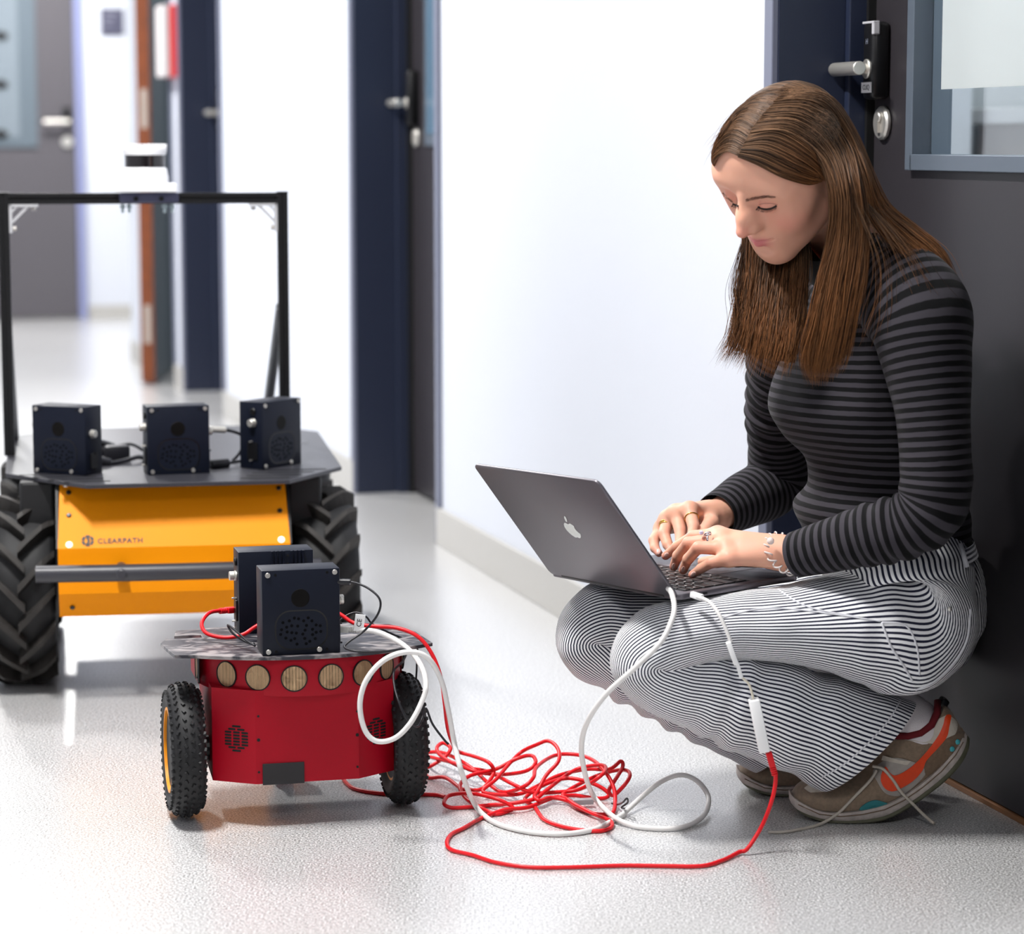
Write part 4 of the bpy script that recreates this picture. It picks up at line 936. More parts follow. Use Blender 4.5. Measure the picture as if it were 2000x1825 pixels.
# ================================================================== clothes of the person
def stripe_mat(name, axis, freq, c0, c1, duty=.5, rough=.85, weave=1800, sheen=.3, soft=.06):
    m = mat(name, c0, rough, spec=.2, sheen=sheen); nt, b = nodes_of(m); uv = nt.nodes.new('ShaderNodeUVMap'); sp = nt.nodes.new('ShaderNodeSeparateXYZ'); nt.links.new(uv.outputs[0], sp.inputs[0])
    tc = nt.nodes.new('ShaderNodeTexCoord'); nz = nt.nodes.new('ShaderNodeTexNoise'); nz.inputs['Scale'].default_value = 60; nt.links.new(tc.outputs['Object'], nz.inputs['Vector'])
    ph = mathn(nt, 'ADD', mathn(nt, 'MULTIPLY', sp.outputs[axis], freq), mathn(nt, 'MULTIPLY', nz.outputs['Fac'], .12))
    tri = mathn(nt, 'PINGPONG', ph, .5)                      # 0..0.5
    mr = nt.nodes.new('ShaderNodeMapRange'); mr.inputs['From Min'].default_value = duty / 2 - soft / 2; mr.inputs['From Max'].default_value = duty / 2 + soft / 2; nt.links.new(tri, mr.inputs['Value'])
    mx = nt.nodes.new('ShaderNodeMix'); mx.data_type = 'RGBA'; nt.links.new(mr.outputs[0], mx.inputs[0]); mx.inputs[6].default_value = c0; mx.inputs[7].default_value = c1; nt.links.new(mx.outputs[2], b.inputs['Base Color'])
    n = nt.nodes.new('ShaderNodeTexNoise'); n.inputs['Scale'].default_value = weave; nt.links.new(tc.outputs['Object'], n.inputs['Vector'])
    bp = nt.nodes.new('ShaderNodeBump'); bp.inputs['Strength'].default_value = .25; bp.inputs['Distance'].default_value = .0008; nt.links.new(n.outputs['Fac'], bp.inputs['Height']); nt.links.new(bp.outputs[0], b.inputs['Normal'])
    return m
m_knit = stripe_mat('black_grey_striped_knit', 1, 1 / .0128, srgb(60, 57, 63), srgb(5, 5, 7), duty=.50, sheen=.04)
m_denim = stripe_mat('white_navy_striped_cotton', 0, 74, srgb(244, 244, 246), srgb(34, 36, 56), duty=.56, weave=2400, sheen=.1)
HID = np.array([.15, 1.0, .1])          # loft seams face away from the camera

# ---- top: torso
Lc, Fc = np.array([.42, -.907, 0]), np.array([-.907, -.42, 0])      # chest: her left, her front
def tsec(px, py, Y, a, b, L=Lc): return (P3(px, py, Y), a, b, -np.array(L))
tor = [tsec(1742, 1108, 3.575, .125, .100), tsec(1738, 1072, 3.575, .131, .108), tsec(1728, 1030, 3.575, .131, .114), tsec(1720, 985, 3.575, .130, .116), tsec(1728, 945, 3.570, .124, .102), tsec(1725, 895, 3.565, .128, .104), tsec(1703, 850, 3.565, .138, .122),
       tsec(1690, 800, 3.565, .146, .132), tsec(1692, 745, 3.565, .148, .124), tsec(1700, 690, 3.560, .150, .108), tsec(1708, 630, 3.560, .150, .095), tsec(1705, 580, 3.560, .135, .082), tsec(1690, 540, 3.552, .098, .070), tsec(1668, 512, 3.545, .064, .058), tsec(1648, 492, 3.540, .054, .052)]
def torso_disp(v, th, P):
    return .0035 * nz3(P, 14) + .0022 * np.sin(v * 95 + 3 * nz3(P, 9)) * np.clip(1 - np.abs(v - .10) / .09, 0, 1)
tt = [(0, 0, 1)] * 9 + [(-.05, 0, 1), (-.10, 0, 1), (-.2, -.02, 1), (-.35, -.05, .95), (-.45, -.05, .9), (-.5, -.05, .85)]
tmb = loft(tor, 110, 96, torso_disp, tangents=tt)
shirt = obj('striped_top', tmb, m_knit, person, smooth=True, world=True, label='tight black and grey striped long-sleeved top')
def arm_disp(v0, v1, amp):
    def f(v, th, P):
        w = np.exp(-((v - v0) / .05) ** 2) + .7 * np.exp(-((v - v1) / .06) ** 2)
        return amp * w * np.sin(v * 210 + 2.5 * np.sin(th + .7) + 4 * nz3(P, 8)) + .0020 * nz3(P, 18)
    return f
def rsec(px, py, Y, r, r2=None): return (P3(px, py, Y), r, r2 or r, HID)
nsl = [rsec(1722, 560, 3.470, .056), rsec(1762, 578, 3.440, .070), rsec(1796, 622, 3.408, .071), rsec(1808, 690, 3.392, .062), rsec(1818, 770, 3.380, .053), rsec(1825, 860, 3.372, .048), rsec(1828, 935, 3.368, .048), rsec(1818, 990, 3.368, .047), rsec(1778, 1025, 3.378, .044), rsec(1715, 1042, 3.396, .042), rsec(1650, 1058, 3.418, .038), rsec(1595, 1073, 3.442, .0345), rsec(1556, 1083, 3.462, .0325)]
amb = loft(nsl, 150, 56, arm_disp(.42, .36, .0022)); obj('sleeve', amb, m_knit, shirt, smooth=True, world=True)
fsl = [rsec(1640, 600, 3.60, .040), rsec(1570, 625, 3.67, .054), rsec(1545, 650, 3.71, .057), rsec(1530, 700, 3.745, .054), rsec(1522, 790, 3.80, .049), rsec(1522, 870, 3.845, .048), rsec(1522, 925, 3.86, .049), rsec(1500, 955, 3.85, .047), rsec(1460, 975, 3.815, .043), rsec(1420, 996, 3.775, .037), rsec(1398, 1008, 3.752, .033)]
fmb = loft(fsl, 130, 56, arm_disp(.30, .24, .0032)); obj('sleeve', fmb, m_knit, shirt, smooth=True, world=True)
cmb = loft([(P3(1652, 520, 3.543), .058, .054, HID), (P3(1640, 490, 3.535), .053, .050, HID), (P3(1630, 468, 3.528), .051, .048, HID)], 10, 40); obj('collar', cmb, mat('black_knit', srgb(12, 12, 14), .9), shirt, smooth=True, world=True)

# ---- trousers: one loft per leg from waist over the seat to knee and hem
def leg(sections, m, fold, seed, tend):
    def disp(v, th, P):
        n1 = nz3(P + seed, 11); n2 = nz3(P + seed, 26)
        d = .0045 * n1 + .0020 * n2
        for (vc, wd, amp, fr, slant) in fold: d = d + amp * np.exp(-((v - vc) / wd) ** 2) * np.sin(fr * v + slant * np.sin(th) + 3 * n1)
        return d
    return loft(sections, m, 110, disp, tend=tend)
def lsec(px, py, Y, a, b=None): return (P3(px, py, Y), a, b or a, HID)
# a = radius in depth (towards / away from the camera), b = radius in the plane of the picture
nleg = [lsec(1748, 1078, 3.545, .115, .088), lsec(1760, 1105, 3.530, .120, .092), lsec(1772, 1150, 3.512, .122, .095), lsec(1778, 1192, 3.498, .118, .094), lsec(1762, 1220, 3.484, .106, .097), lsec(1710, 1222, 3.470, .094, .090), lsec(1630, 1220, 3.462, .084, .070), lsec(1530, 1220, 3.450, .074, .051), lsec(1430, 1222, 3.440, .068, .043), lsec(1350, 1236, 3.430, .066, .044), lsec(1295, 1256, 3.424, .064, .050), lsec(1265, 1284, 3.422, .062, .050), lsec(1278, 1310, 3.424, .061, .050), lsec(1328, 1334, 3.430, .062, .054), lsec(1402, 1352, 3.442, .066, .064), lsec(1490, 1380, 3.458, .068, .072), lsec(1590, 1416, 3.480, .070, .077), lsec(1655, 1440, 3.500, .074, .085), lsec(1696, 1456, 3.512, .076, .089)]
nmb = leg(nleg, 210, [(.12, .06, .0035, 130, 2), (.62, .05, .0032, 120, 2.0), (.72, .05, .0030, 100, 2.5), (.93, .06, .0040, 70, 3)], np.array([3., 1, 2]), (.84, (.70, 0, -.72)))
tr = obj('striped_trousers', nmb, m_denim, person, smooth=True, world=True, label='wide white trousers with narrow navy stripes')
fleg = [lsec(1740, 1085, 3.585, .110, .085), lsec(1765, 1120, 3.600, .115, .098), lsec(1780, 1165, 3.625, .115, .108), lsec(1760, 1205, 3.645, .108, .108), lsec(1690, 1215, 3.650, .094, .090), lsec(1580, 1208, 3.648, .082, .072), lsec(1450, 1204, 3.636, .074, .052), lsec(1320, 1206, 3.622, .070, .050), lsec(1230, 1210, 3.612, .067, .054), lsec(1180, 1216, 3.606, .066, .058), lsec(1152, 1240, 3.604, .064, .052), lsec(1172, 1268, 3.606, .062, .050), lsec(1215, 1302, 3.612, .060, .046), lsec(1300, 1348, 3.624, .060, .046), lsec(1390, 1390, 3.636, .062, .048), lsec(1470, 1425, 3.646, .064, .050), lsec(1520, 1447, 3.652, .066, .054)]
fmb2 = leg(fleg, 190, [(.12, .06, .003, 130, 2), (.66, .06, .0050, 110, 2.5), (.76, .05, .004, 120, 2)], np.array([7., 4, 1]), (.9, (.78, 0, -.62))); obj('trouser_leg', fmb2, m_denim, tr, smooth=True, world=True)
wb = loft([(P3(1748, 1068, 3.570), .134, .098, -Lc), (P3(1752, 1096, 3.570), .138, .101, -Lc)], 5, 72); wbo = obj('waistband', wb, stripe_mat('waistband_stripes', 1, 1 / .0064, srgb(216, 216, 222), srgb(40, 42, 62)), tr, smooth=True, world=True)
bvh_leg = bvh_of(nmb, wb)
# pocket, seams and rivet as raised pieces on the cloth
for nm, path, r in (('side_seam', [(1895, 1190), (1888, 1250), (1862, 1296), (1826, 1330), (1788, 1348)], .0016), ('pocket_edge', [(1722, 1216), (1740, 1262), (1766, 1302), (1782, 1330)], .0016), ('pocket_edge', [(1722, 1216), (1768, 1222), (1790, 1262), (1796, 1318)], .0014), ('thigh_seam', [(1395, 1212), (1470, 1192), (1540, 1190), (1640, 1202), (1720, 1214)], .0012), ('pleat', [(1520, 1152), (1560, 1178), (1600, 1192), (1680, 1206)], .0011), ('hem_stitch', [(1606, 1518), (1650, 1492), (1695, 1452), (1735, 1408), (1758, 1370)], .0010)):
    pts = on_surface(bvh_leg, [tuple(p) for p in spline(path, 8)], .0004)
    if len(pts) > 3: t = MB(); t.tube(pts, r, 6); obj(nm, t, mat('white_cotton', srgb(214, 214, 220), .85), tr, smooth=True, world=True)
t = MB(); q = on_surface(bvh_leg, [(1854, 1190)], .001)
if q: t.sphere(q[0], .0032, 10); obj('rivet', t, m_steel, tr, smooth=True, world=True)
for (bx_, by_) in ((1890, 1080),):
    q = on_surface(bvh_leg, [(1874, 1066), (1878, 1080), (1882, 1096), (1886, 1108)], .002)
    if len(q) > 2: t = MB(); t.tube(q, .004, 6); obj('belt_loop', t, MATS['white_cotton'], tr, smooth=True, world=True)
# ================================================================== shoes
m_suede = mat('taupe_suede', srgb(134, 116, 98), .9, var=.14, vscale=220, sheen=.3)
m_suede_d = mat('brown_suede', srgb(112, 92, 74), .9, var=.16, vscale=220, sheen=.3)
m_cream = mat('cream_leather', srgb(198, 190, 178), .55, var=.08, vscale=150)
m_grey_l = mat('light_grey_leather', srgb(160, 154, 148), .5, var=.08, vscale=120)
m_orange = mat('orange_leather', srgb(226, 66, 14), .45, var=.05, vscale=150)
m_teal = mat('teal_leather', srgb(46, 126, 132), .5)
m_mid = mat('scuffed_white_rubber', srgb(186, 176, 170), .6, var=.2, vscale=90)
m_out = mat('olive_rubber', srgb(92, 92, 74), .65, var=.15, vscale=80)
m_sock = mat('white_ribbed_sock', srgb(222, 216, 220), .9, bump=.4, bscale=900)
m_lace = mat('cream_lace', srgb(190, 182, 170), .85)
YS = 3.527
def SP(px, py): p = at(px, py, 3.485); return np.array([p[0], 0, p[2]])
ST = [((1553, 1568), (1556, 1560), .014, 0), ((1568, 1575), (1564, 1546), .029, .05), ((1600, 1584), (1588, 1534), .041, .15), ((1640, 1586), (1624, 1527), .046, .2), ((1680, 1581), (1668, 1512), .048, .2), ((1720, 1573), (1704, 1478), .047, .25), ((1750, 1561), (1726, 1450), .045, .55), ((1780, 1545), (1750, 1441), .042, .72), ((1810, 1523), (1788, 1438), .040, .74), ((1838, 1498), (1818, 1428), .038, .74), ((1862, 1474), (1838, 1402), .036, .72), ((1880, 1454), (1850, 1385), .029, .6), ((1889, 1440), (1868, 1402), .016, .4)]
def shoe_upper():
    bs = catmull([np.r_[SP(*s[0])[[0, 2]], SP(*s[1])[[0, 2]], s[2], s[3]] for s in ST], 60); NV = 28; V = []; F_ = []
    for r in bs:
        b, t, w, ft = r[:2], r[2:4], r[4], r[5]
        for j in range(NV + 1):
            u = -1 + 2 * j / NV; a = 1 - abs(u)                     # a: 0 at base, 1 at top
            hgt = a ** .85; lat = np.sign(u) * w * ((1 - hgt ** 2.6) * (1 - ft) + ft) * (.93 + .07 * math.sin(math.pi * min(hgt * 1.3, 1))) if j != NV // 2 else 0
            x, z = b + (t - b) * (hgt if j != NV // 2 else 1); V.append((x, YS + lat, z))
    for i in range(len(bs) - 1):
        for j in range(NV): k = i * (NV + 1) + j; F_.append((k, k + 1, k + NV + 2, k + NV + 1))
    mb = MB(); mb.v = V; mb.f = F_ + [tuple(range(NV + 1)), tuple((len(bs) - 1) * (NV + 1) + j for j in range(NV + 1))]; return mb
def sole(bot, top, ws, grow=0.0):
    B = catmull([np.r_[SP(*b)[[0, 2]], SP(*t)[[0, 2]], w] for b, t, w in zip(bot, top, ws)], 50); V = []; F_ = []
    for r in B:
        w = r[4] + grow
        for (sx, p, k) in ((-1, r[:2], .94), (-1, r[:2] * .55 + r[2:4] * .45, 1.0), (-1, r[2:4], .99), (1, r[2:4], .99), (1, r[:2] * .55 + r[2:4] * .45, 1.0), (1, r[:2], .94)): V.append((p[0], YS + sx * w * k, max(p[1], .0005)))
    n = len(B)
    for i in range(n - 1):
        for j in range(6): F_.append((i * 6 + j, i * 6 + (j + 1) % 6, (i + 1) * 6 + (j + 1) % 6, (i + 1) * 6 + j))
    mb = MB(); mb.v = V; mb.f = F_ + [tuple(range(6)), tuple(range(6 * n - 6, 6 * n))]; return mb
SW = [.012, .030, .043, .049, .050, .049, .046, .044, .041, .036, .026, .014]
s_top = [(1549, 1562), (1560, 1569), (1600, 1585), (1640, 1587), (1680, 1582), (1725, 1572), (1762, 1556), (1800, 1531), (1835, 1502), (1864, 1472), (1882, 1450), (1889, 1438)]
s_mid = [(1549, 1579), (1562, 1588), (1600, 1599), (1640, 1602), (1682, 1600), (1728, 1592), (1768, 1573), (1808, 1546), (1845, 1517), (1874, 1486), (1890, 1462), (1896, 1446)]
s_bot = [(1551, 1582), (1566, 1594), (1600, 1605), (1640, 1608), (1684, 1608), (1732, 1600), (1772, 1581), (1812, 1554), (1850, 1525), (1880, 1494), (1896, 1469), (1901, 1452)]
CP = lambda L: [(1420 + x / 3.704, 1340 + y / 3.704) for x, y in L]
def build_shoe(dx, dy, detail=True):
    up = shoe_upper(); mvb = T(dx, dy, 0)
    u = obj('shoe', moved(MB().add(up.v, up.f), mvb), m_suede, person, smooth=True, world=True, angle=70, label='taupe low sneaker with orange swoosh and scuffed sole' if detail else 'taupe low sneaker, far foot')
    ms = obj('midsole', moved(sole(s_mid, s_top, SW, .0015), mvb), m_mid, u, smooth=True, world=True, angle=50); obj('outsole', moved(sole(s_bot, s_mid, SW, .0005), mvb), m_out, u, smooth=True, world=True, angle=50)
    ln = MB(); ln.tube([tuple(np.array([SP(*p)[0] + dx, YS - w - .0022 + dy, SP(*p)[2]])) for p, w in zip([((a[0] * .35 + b[0] * .65), (a[1] * .35 + b[1] * .65)) for a, b in zip(s_mid, s_top)][1:-1], SW[1:-1])], .0008, 6); obj('sole_groove', ln, m_suede_d, u, world=True)
    bv = bvh_of(up)
    pieces = [('toe_panel', [(560, 745), (610, 705), (690, 700), (760, 720), (730, 765), (600, 775)], m_cream, .0010), ('quarter_panel', [(1060, 610), (1180, 525), (1330, 545), (1425, 600), (1425, 650), (1330, 745), (1250, 795), (1150, 780), (1090, 700)], m_grey_l, .0008),
              ('collar_band', [(1235, 378), (1300, 375), (1440, 372), (1520, 330), (1550, 250), (1590, 215), (1660, 270), (1640, 360), (1560, 390), (1500, 420), (1380, 405)], m_cream, .0009), ('heel_counter', [(1432, 570), (1500, 460), (1580, 385), (1660, 345), (1690, 300), (1712, 345), (1705, 430), (1600, 540), (1450, 650)], m_suede_d, .0016),
              ('swoosh', [(1150, 585), (1120, 640), (1115, 695), (1145, 745), (1195, 760), (1260, 735), (1340, 685), (1410, 610), (1440, 540), (1520, 455), (1585, 375), (1605, 290), (1612, 220), (1578, 218), (1562, 290), (1525, 370), (1440, 480), (1350, 570), (1260, 632), (1205, 648), (1172, 622)], m_orange, .0024),
              ('teal_patch', [(955, 893), (1000, 850), (1060, 826), (1110, 832), (1165, 857), (1100, 887), (1020, 902)], m_teal, .0018), ('eyestay', [(1130, 505), (1250, 540), (1330, 545), (1300, 575), (1180, 550), (1120, 540)], m_cream, .0014)]
    if not detail: pieces = pieces[:1]
    for nm, poly, m, off in pieces:
        d = decal(bv, CP(poly), off, .0006)
        if d.v: obj(nm, moved(d, mvb), m, u, smooth=False, world=True)
    if detail:
        for p in CP([(1660, 405), (1622, 455)]):
            q = on_surface(bv, [p], .002)
            if q: g = MB(); g.sphere(q[0], .0042, 8, None, (1, .7, 1)); obj('gem', g, mat('turquoise_gem', srgb(70, 168, 178), .15), u, world=True)
        q = on_surface(bv, CP([(1578, 500)]), .001)
        if q: g = MB(); g.sphere(q[0], .0014, 8); obj('eyelet', g, m_black, u, world=True)
        t = MB(); t.tube([tuple(np.array([SP(*p)[0], YS - w, SP(*p)[2]])) for p, w in zip([(1748, 1440), (1775, 1441), (1800, 1435), (1822, 1420), (1834, 1398), (1838, 1378)], [.034, .0335, .033, .031, .026, .014])], .0052, 10); obj('collar_lining', t, mat('burgundy_lining', srgb(104, 16, 28), .85), u, smooth=True, world=True)
        t = MB(); t.box((0, 0, 0), (.012, .022, .018), T(SP(1850, 1388)[0], YS, SP(1850, 1388)[2]) @ rotm(ry=.6), .003); obj('heel_tab', t, mat('black_patent', srgb(24, 24, 28), .25), u, smooth=True, world=True, angle=40)
        for path, zend in (([(1712, 1504), (1700, 1524), (1668, 1558), (1636, 1590), (1598, 1612), (1555, 1622), (1527, 1626), (1500, 1626)], 1), ([(1704, 1497), (1724, 1502), (1744, 1524), (1760, 1548), (1782, 1570), (1803, 1591), (1824, 1609)], 1)):
            P = []; n = len(path)
            for i, (x, y) in enumerate(path):
                f = i / (n - 1)
                if path[-1][0] < 1600: P.append(at(x, y, 3.484 - .012 * f) if y < 1600 else fl(x, y, .0022))
                else: P.append(at(x, y, 3.482 - .004 * f) if i < n - 1 else fl(x, y, .006))
            t = MB(); t.tube(spline(P, 6), .0022, 8); obj('lace', t, m_lace, u, smooth=True, world=True)
    return u
build_shoe(0, 0); build_shoe(-.062, .146, False)
sk = loft([(P3(1722, 1398, YS), .040, .044, HID), (P3(1762, 1408, YS), .036, .043, HID), (P3(1790, 1425, YS), .034, .040, HID), (P3(1808, 1452, YS), .033, .036, HID)], 20, 36); obj('sock', sk, m_sock, person, smooth=True, world=True, label='white ribbed ankle sock')

# ================================================================== laptop
m_sgrey = mat('space_grey_aluminium', srgb(112, 108, 114), .38, metal=.75, var=.02, vscale=1500)
m_key = mat('black_key_plastic', srgb(26, 25, 28), .42)
lap = empty('laptop', M=LAP); tag(lap, 'slim grey open laptop resting on the knees of the crouching person', 'laptop')
LW, LD, TB = .3041, .2124, .0095
def slab(w, d, z0, z1, r, bev): mb = MB(); mb.prism([(x + w / 2, y + d / 2) for x, y in rrect(w, d, r, 5)], z0, z1, bev=bev); return mb
base = obj('base', slab(LD, LW, 0.001, TB, .010, .0022), m_sgrey, lap, smooth=True, angle=30)
for x in (.03, .18):
    for y in (.03, .27): f = MB(); f.cyl((x, y, -.0005), (x, y, .002), .006, 14); obj('rubber_foot', f, m_black, base)
wl = obj('keyboard_well', MB().box((.0785, LW / 2, TB + .00005), (.113, .277, .0006)), mat('well_black', srgb(18, 18, 20), .5), base)
tp = MB(); tp.prism([(x + .1665, y + LW / 2) for x, y in rrect(.080, .125, .004, 4)], TB, TB + .0003); obj('trackpad', tp, mat('trackpad_grey', srgb(124, 120, 126), .32, metal=.6), base)
rows = [(.0295, .0085, [1] * 14), (.0465, .0160, [1] * 13 + [1.5]), (.0655, .0160, [1.5] + [1] * 13), (.0845, .0160, [1.75] + [1] * 11 + [1.85]), (.1035, .0160, [2.3] + [1] * 10 + [2.4]), (.1225, .0160, [1, 1, 1, 1.25, 5.1, 1.25, 1, .95, .95, .95])]
kd = {}
for (kx, kh, ws) in rows:
    tot = sum(ws); unit = (.2735 - .0028 * (len(ws) - 1)) / tot; y = LW / 2 - .2735 / 2
    for wk in ws:
        wdt = round(unit * wk, 4); key = (kh, wdt)
        if key not in kd:
            mbk = MB(); mbk.box((0, 0, .0007), (kh, wdt, .0014), bev=.0005, seg=1); o_ = obj('key', mbk, m_key, wl); kd[key] = o_.data
        else: o_ = bpy.data.objects.new('key', kd[key]); C.objects.link(o_); o_.parent = wl
        o_.matrix_basis = T(kx, y + wdt / 2, TB + .0002); y += wdt + .0028
        if kh > .01 and wk < 1.3:
            if 'leg' not in kd: lm_ = MB(); lm_.box((0, 0, 0), (.0038, .0022, .0001)); l_ = obj('key_legend', lm_, mat('legend_white', srgb(215, 215, 215), .6), wl); kd['leg'] = l_.data
            else: l_ = bpy.data.objects.new('key_legend', kd['leg']); C.objects.link(l_); l_.parent = wl
            l_.matrix_basis = T(kx, y - .0028 - wdt / 2, TB + .00163)
LA_ = 0.9484                                              # lid rises at this angle behind the hinge
lidM = T(.002, 0, TB * .6) @ rotm(ry=LA_) @ Matrix.Diagonal((-1, 1, 1, 1))
lidF = frame((.002, 0, .005), (-math.cos(LA_), 0, math.sin(LA_)), (0, 1, 0), (-math.sin(LA_), 0, -math.cos(LA_)))   # x up the lid, y along hinge, z out of the back
ls = MB(); ls.prism([(x + LD / 2, y + LW / 2) for x, y in rrect(LD, LW, .010, 5)], -.0022, .0022, lidF, bev=.0014); lid = obj('lid', ls, m_sgrey, lap, smooth=True, angle=30)
sc_ = MB(); sc_.prism([(x + LD / 2, y + LW / 2) for x, y in rrect(LD - .004, LW - .004, .009, 4)], -.0027, -.0023, lidF); obj('screen', sc_, mat('screen_black', srgb(10, 10, 12), .1), lid)
hb = MB(); hb.cyl((.003, .03, .006), (.003, LW - .03, .006), .0045, 14); obj('hinge', hb, m_black, lap, smooth=True, angle=40)
# fruit emblem on the lid: bitten apple outline with a leaf
def apple():
    o_ = []
    for t in np.linspace(0, 2 * math.pi, 60, endpoint=False):
        r = .0150 * (1 - .05 * math.cos(2 * t)); x, y = r * math.sin(t), r * math.cos(t) * 1.06
        if y > .010: y -= .0035 * math.exp(-(x / .004) ** 2)
        if y < -.010: y += .0022 * math.exp(-(x / .0035) ** 2)
        x *= 1.0 - .10 * max(0, -y) / .015
        bx, by, br = .0178, .0035, .0082; d = math.hypot(x - bx, y - by)
        if d < br and x > 0: k = br / max(d, 1e-6); x, y = bx + (x - bx) * k, by + (y - by) * k
        o_.append((x, y))
    return o_
ap = apple(); lgM = lidF @ T(LD * .5, LW * .5, .0022)
lg_ = MB(); lg_.prism([(y, -x) for x, y in ap], 0, .0003, lgM); em = obj('emblem', lg_, mat('mirror_emblem', srgb(150, 152, 150), .12, metal=1.), lid)
lf_ = MB(); lf_.prism([(.0185 + .0062 * math.cos(t) * .95 + .003, -.0028 - .0026 * math.sin(t) - .0026 * math.cos(t)) for t in np.linspace(0, 2 * math.pi, 16, endpoint=False)], 0, .0003, lgM); obj('emblem_leaf', lf_, MATS['mirror_emblem'], lid)
for x in (.030, .046): pm = MB(); pm.box((x, -.0002, .0052), (.009, .0012, .0030), bev=.0008); obj('port', pm, m_black, base)
# ================================================================== face details, hair, jewellery of the person
head_mb = MB(); head_mb.v = [tuple(p) for p in headV]; head_mb.f = [tuple(q) for q in hf.tolist()]
bvh_head = bvh_of(head_mb)
m_brow = mat('eyebrow_brown', srgb(140, 100, 84), .8); m_lash = mat('lash_dark', srgb(38, 24, 22), .7); m_nail = mat('nail', srgb(238, 190, 178), .2, coat=.4)
FP = lambda L: [(1370 + x / 6.25, 240 + y / 6.25) for x, y in L]
def add_decal(nm, bvh, poly, m, off=.0003, th_=.0004, step=2.0, smooth=True):
    d = decal(bvh, poly, off, th_, step)
    if d.v: obj(nm, d, m, person, smooth=smooth, world=True)
# eyebrows made of short hairs laid along the brow
def brow(path, n, wid, seed):
    rs = random.Random(seed); mb = MB(); P = np.array(spline(path, 10))
    for _ in range(n):
        u = rs.random(); i = u * (len(P) - 2); k = int(i); c = P[k] + (P[k + 1] - P[k]) * (i - k); tng = nrm(P[k + 1] - P[k]); nn = np.array([-tng[1], tng[0]])
        w = wid * (1 - .75 * abs(u - .35) ** 1.2); o = c + nn * rs.uniform(-w, w); d = tng * rs.uniform(4, 7.5) + nn * rs.uniform(-2.2, .6)
        q = on_surface(bvh_head, [tuple(o), tuple(o + d * .5), tuple(o + d)], .0005)
        if len(q) == 3: mb.tube(q, .00022, 3, radii=[.00026, .00022, .00006])
    if mb.v: obj('eyebrow', mb, m_brow, person, world=True)
brow(FP([(535, 948), (620, 930), (710, 912), (800, 900), (885, 908)]), 190, 2.5, 3)
brow(FP([(258, 852), (290, 895), (330, 928), (365, 955)]), 70, 1.6, 4)
# closed lash lines and lashes
def lashes(path, down, n, seed):
    rs = random.Random(seed); mb = MB(); q = on_surface(bvh_head, [tuple(p) for p in spline(path, 8)], .0006)
    if len(q) > 3: mb.tube(q, .0013, 6)
    P = np.array(spline(path, 8))
    for _ in range(n):
        k = rs.randrange(len(P)); h, nn = hit(bvh_head, *P[k])
        if h is None: continue
        if nn.dot(CAMO - h) < 0: nn = -nn
        u = k / (len(P) - 1); dr = Vector(HR @ np.array([(u - .5) * -.6, .75, -.62])); L = rs.uniform(.0045, .0075)
        mb.tube([h + nn * .0004, h + nn * .0004 + dr * L * .5, h + nn * .0006 + (dr + Vector((0, 0, .25))) * L], .0002, 3, radii=[.00024, .0002, .00005])
    if mb.v: obj('eyelashes', mb, m_lash, person, world=True)
lashes(FP([(692, 1022), (740, 1045), (800, 1052), (860, 1040), (915, 1010)]), 1, 120, 5)
lashes(FP([(385, 985), (420, 1000), (455, 1018)]), 1, 26, 6)
# crease of the eyelid and of the mouth
t = MB(); q = on_surface(bvh_head, [tuple(p) for p in spline(FP([(705, 1000), (770, 985), (850, 985), (925, 998)]), 8)], .0001)
if len(q) > 3: t.tube(q, .0005, 4); obj('eyelid_crease', t, mat('lid_tint', srgb(176, 116, 104), .6), person, world=True)
# finger nails
body_mb = MB(); body_mb.v = [tuple(p) for p in np.concatenate([nv_, fv_])]; body_mb.f = [tuple(q_) for q_ in np.concatenate([nf_, ff_ + len(nv_)]).tolist()]
bvh_hand = bvh_of(body_mb)
for (cx, cy, rx, ry, a) in ((1354.0, 1122, 4.5, 6.0, .75), (1334.5, 1112, 3.5, 6, .25), (1315.5, 1106, 3.5, 6, .2), (1286.5, 1078, 4.5, 6, .25), (1302, 1084, 4, 5, 1.0)):
    add_decal('nail', bvh_hand, [(cx + rx * math.cos(t_) * math.cos(a) - ry * math.sin(t_) * math.sin(a), cy + rx * math.cos(t_) * math.sin(a) + ry * math.sin(t_) * math.cos(a)) for t_ in np.linspace(0, 2 * math.pi, 10, endpoint=False)], m_nail, .0001, .0003, 1.8)

# ---- hair
def hair_material():
    m = mat('brown_hair', srgb(84, 52, 30), .46, spec=.22); nt, b = nodes_of(m); uv = nt.nodes.new('ShaderNodeUVMap'); sp = nt.nodes.new('ShaderNodeSeparateXYZ'); nt.links.new(uv.outputs[0], sp.inputs[0])
    cr = nt.nodes.new('ShaderNodeValToRGB'); e = cr.color_ramp.elements; e[0].position = 0; e[0].color = srgb(30, 22, 18); e[1].position = 1; e[1].color = srgb(146, 110, 80)
    c2 = nt.nodes.new('ShaderNodeValToRGB'); e = c2.color_ramp.elements; e[0].position = .25; e[0].color = (.78, .78, .82, 1); e[1].position = 1; e[1].color = (1.45, 1.08, .72, 1)
    nt.links.new(sp.outputs[0], cr.inputs[0]); nt.links.new(sp.outputs[1], c2.inputs[0]); mx = nt.nodes.new('ShaderNodeMix'); mx.data_type = 'RGBA'; mx.blend_type = 'MULTIPLY'; mx.inputs[0].default_value = 1
    nt.links.new(cr.outputs[0], mx.inputs[6]); nt.links.new(c2.outputs[0], mx.inputs[7]); nt.links.new(mx.outputs[2], b.inputs['Base Color']); return m
m_hair = hair_material()
HV, HF, HU = [], [], []; hcount = 0
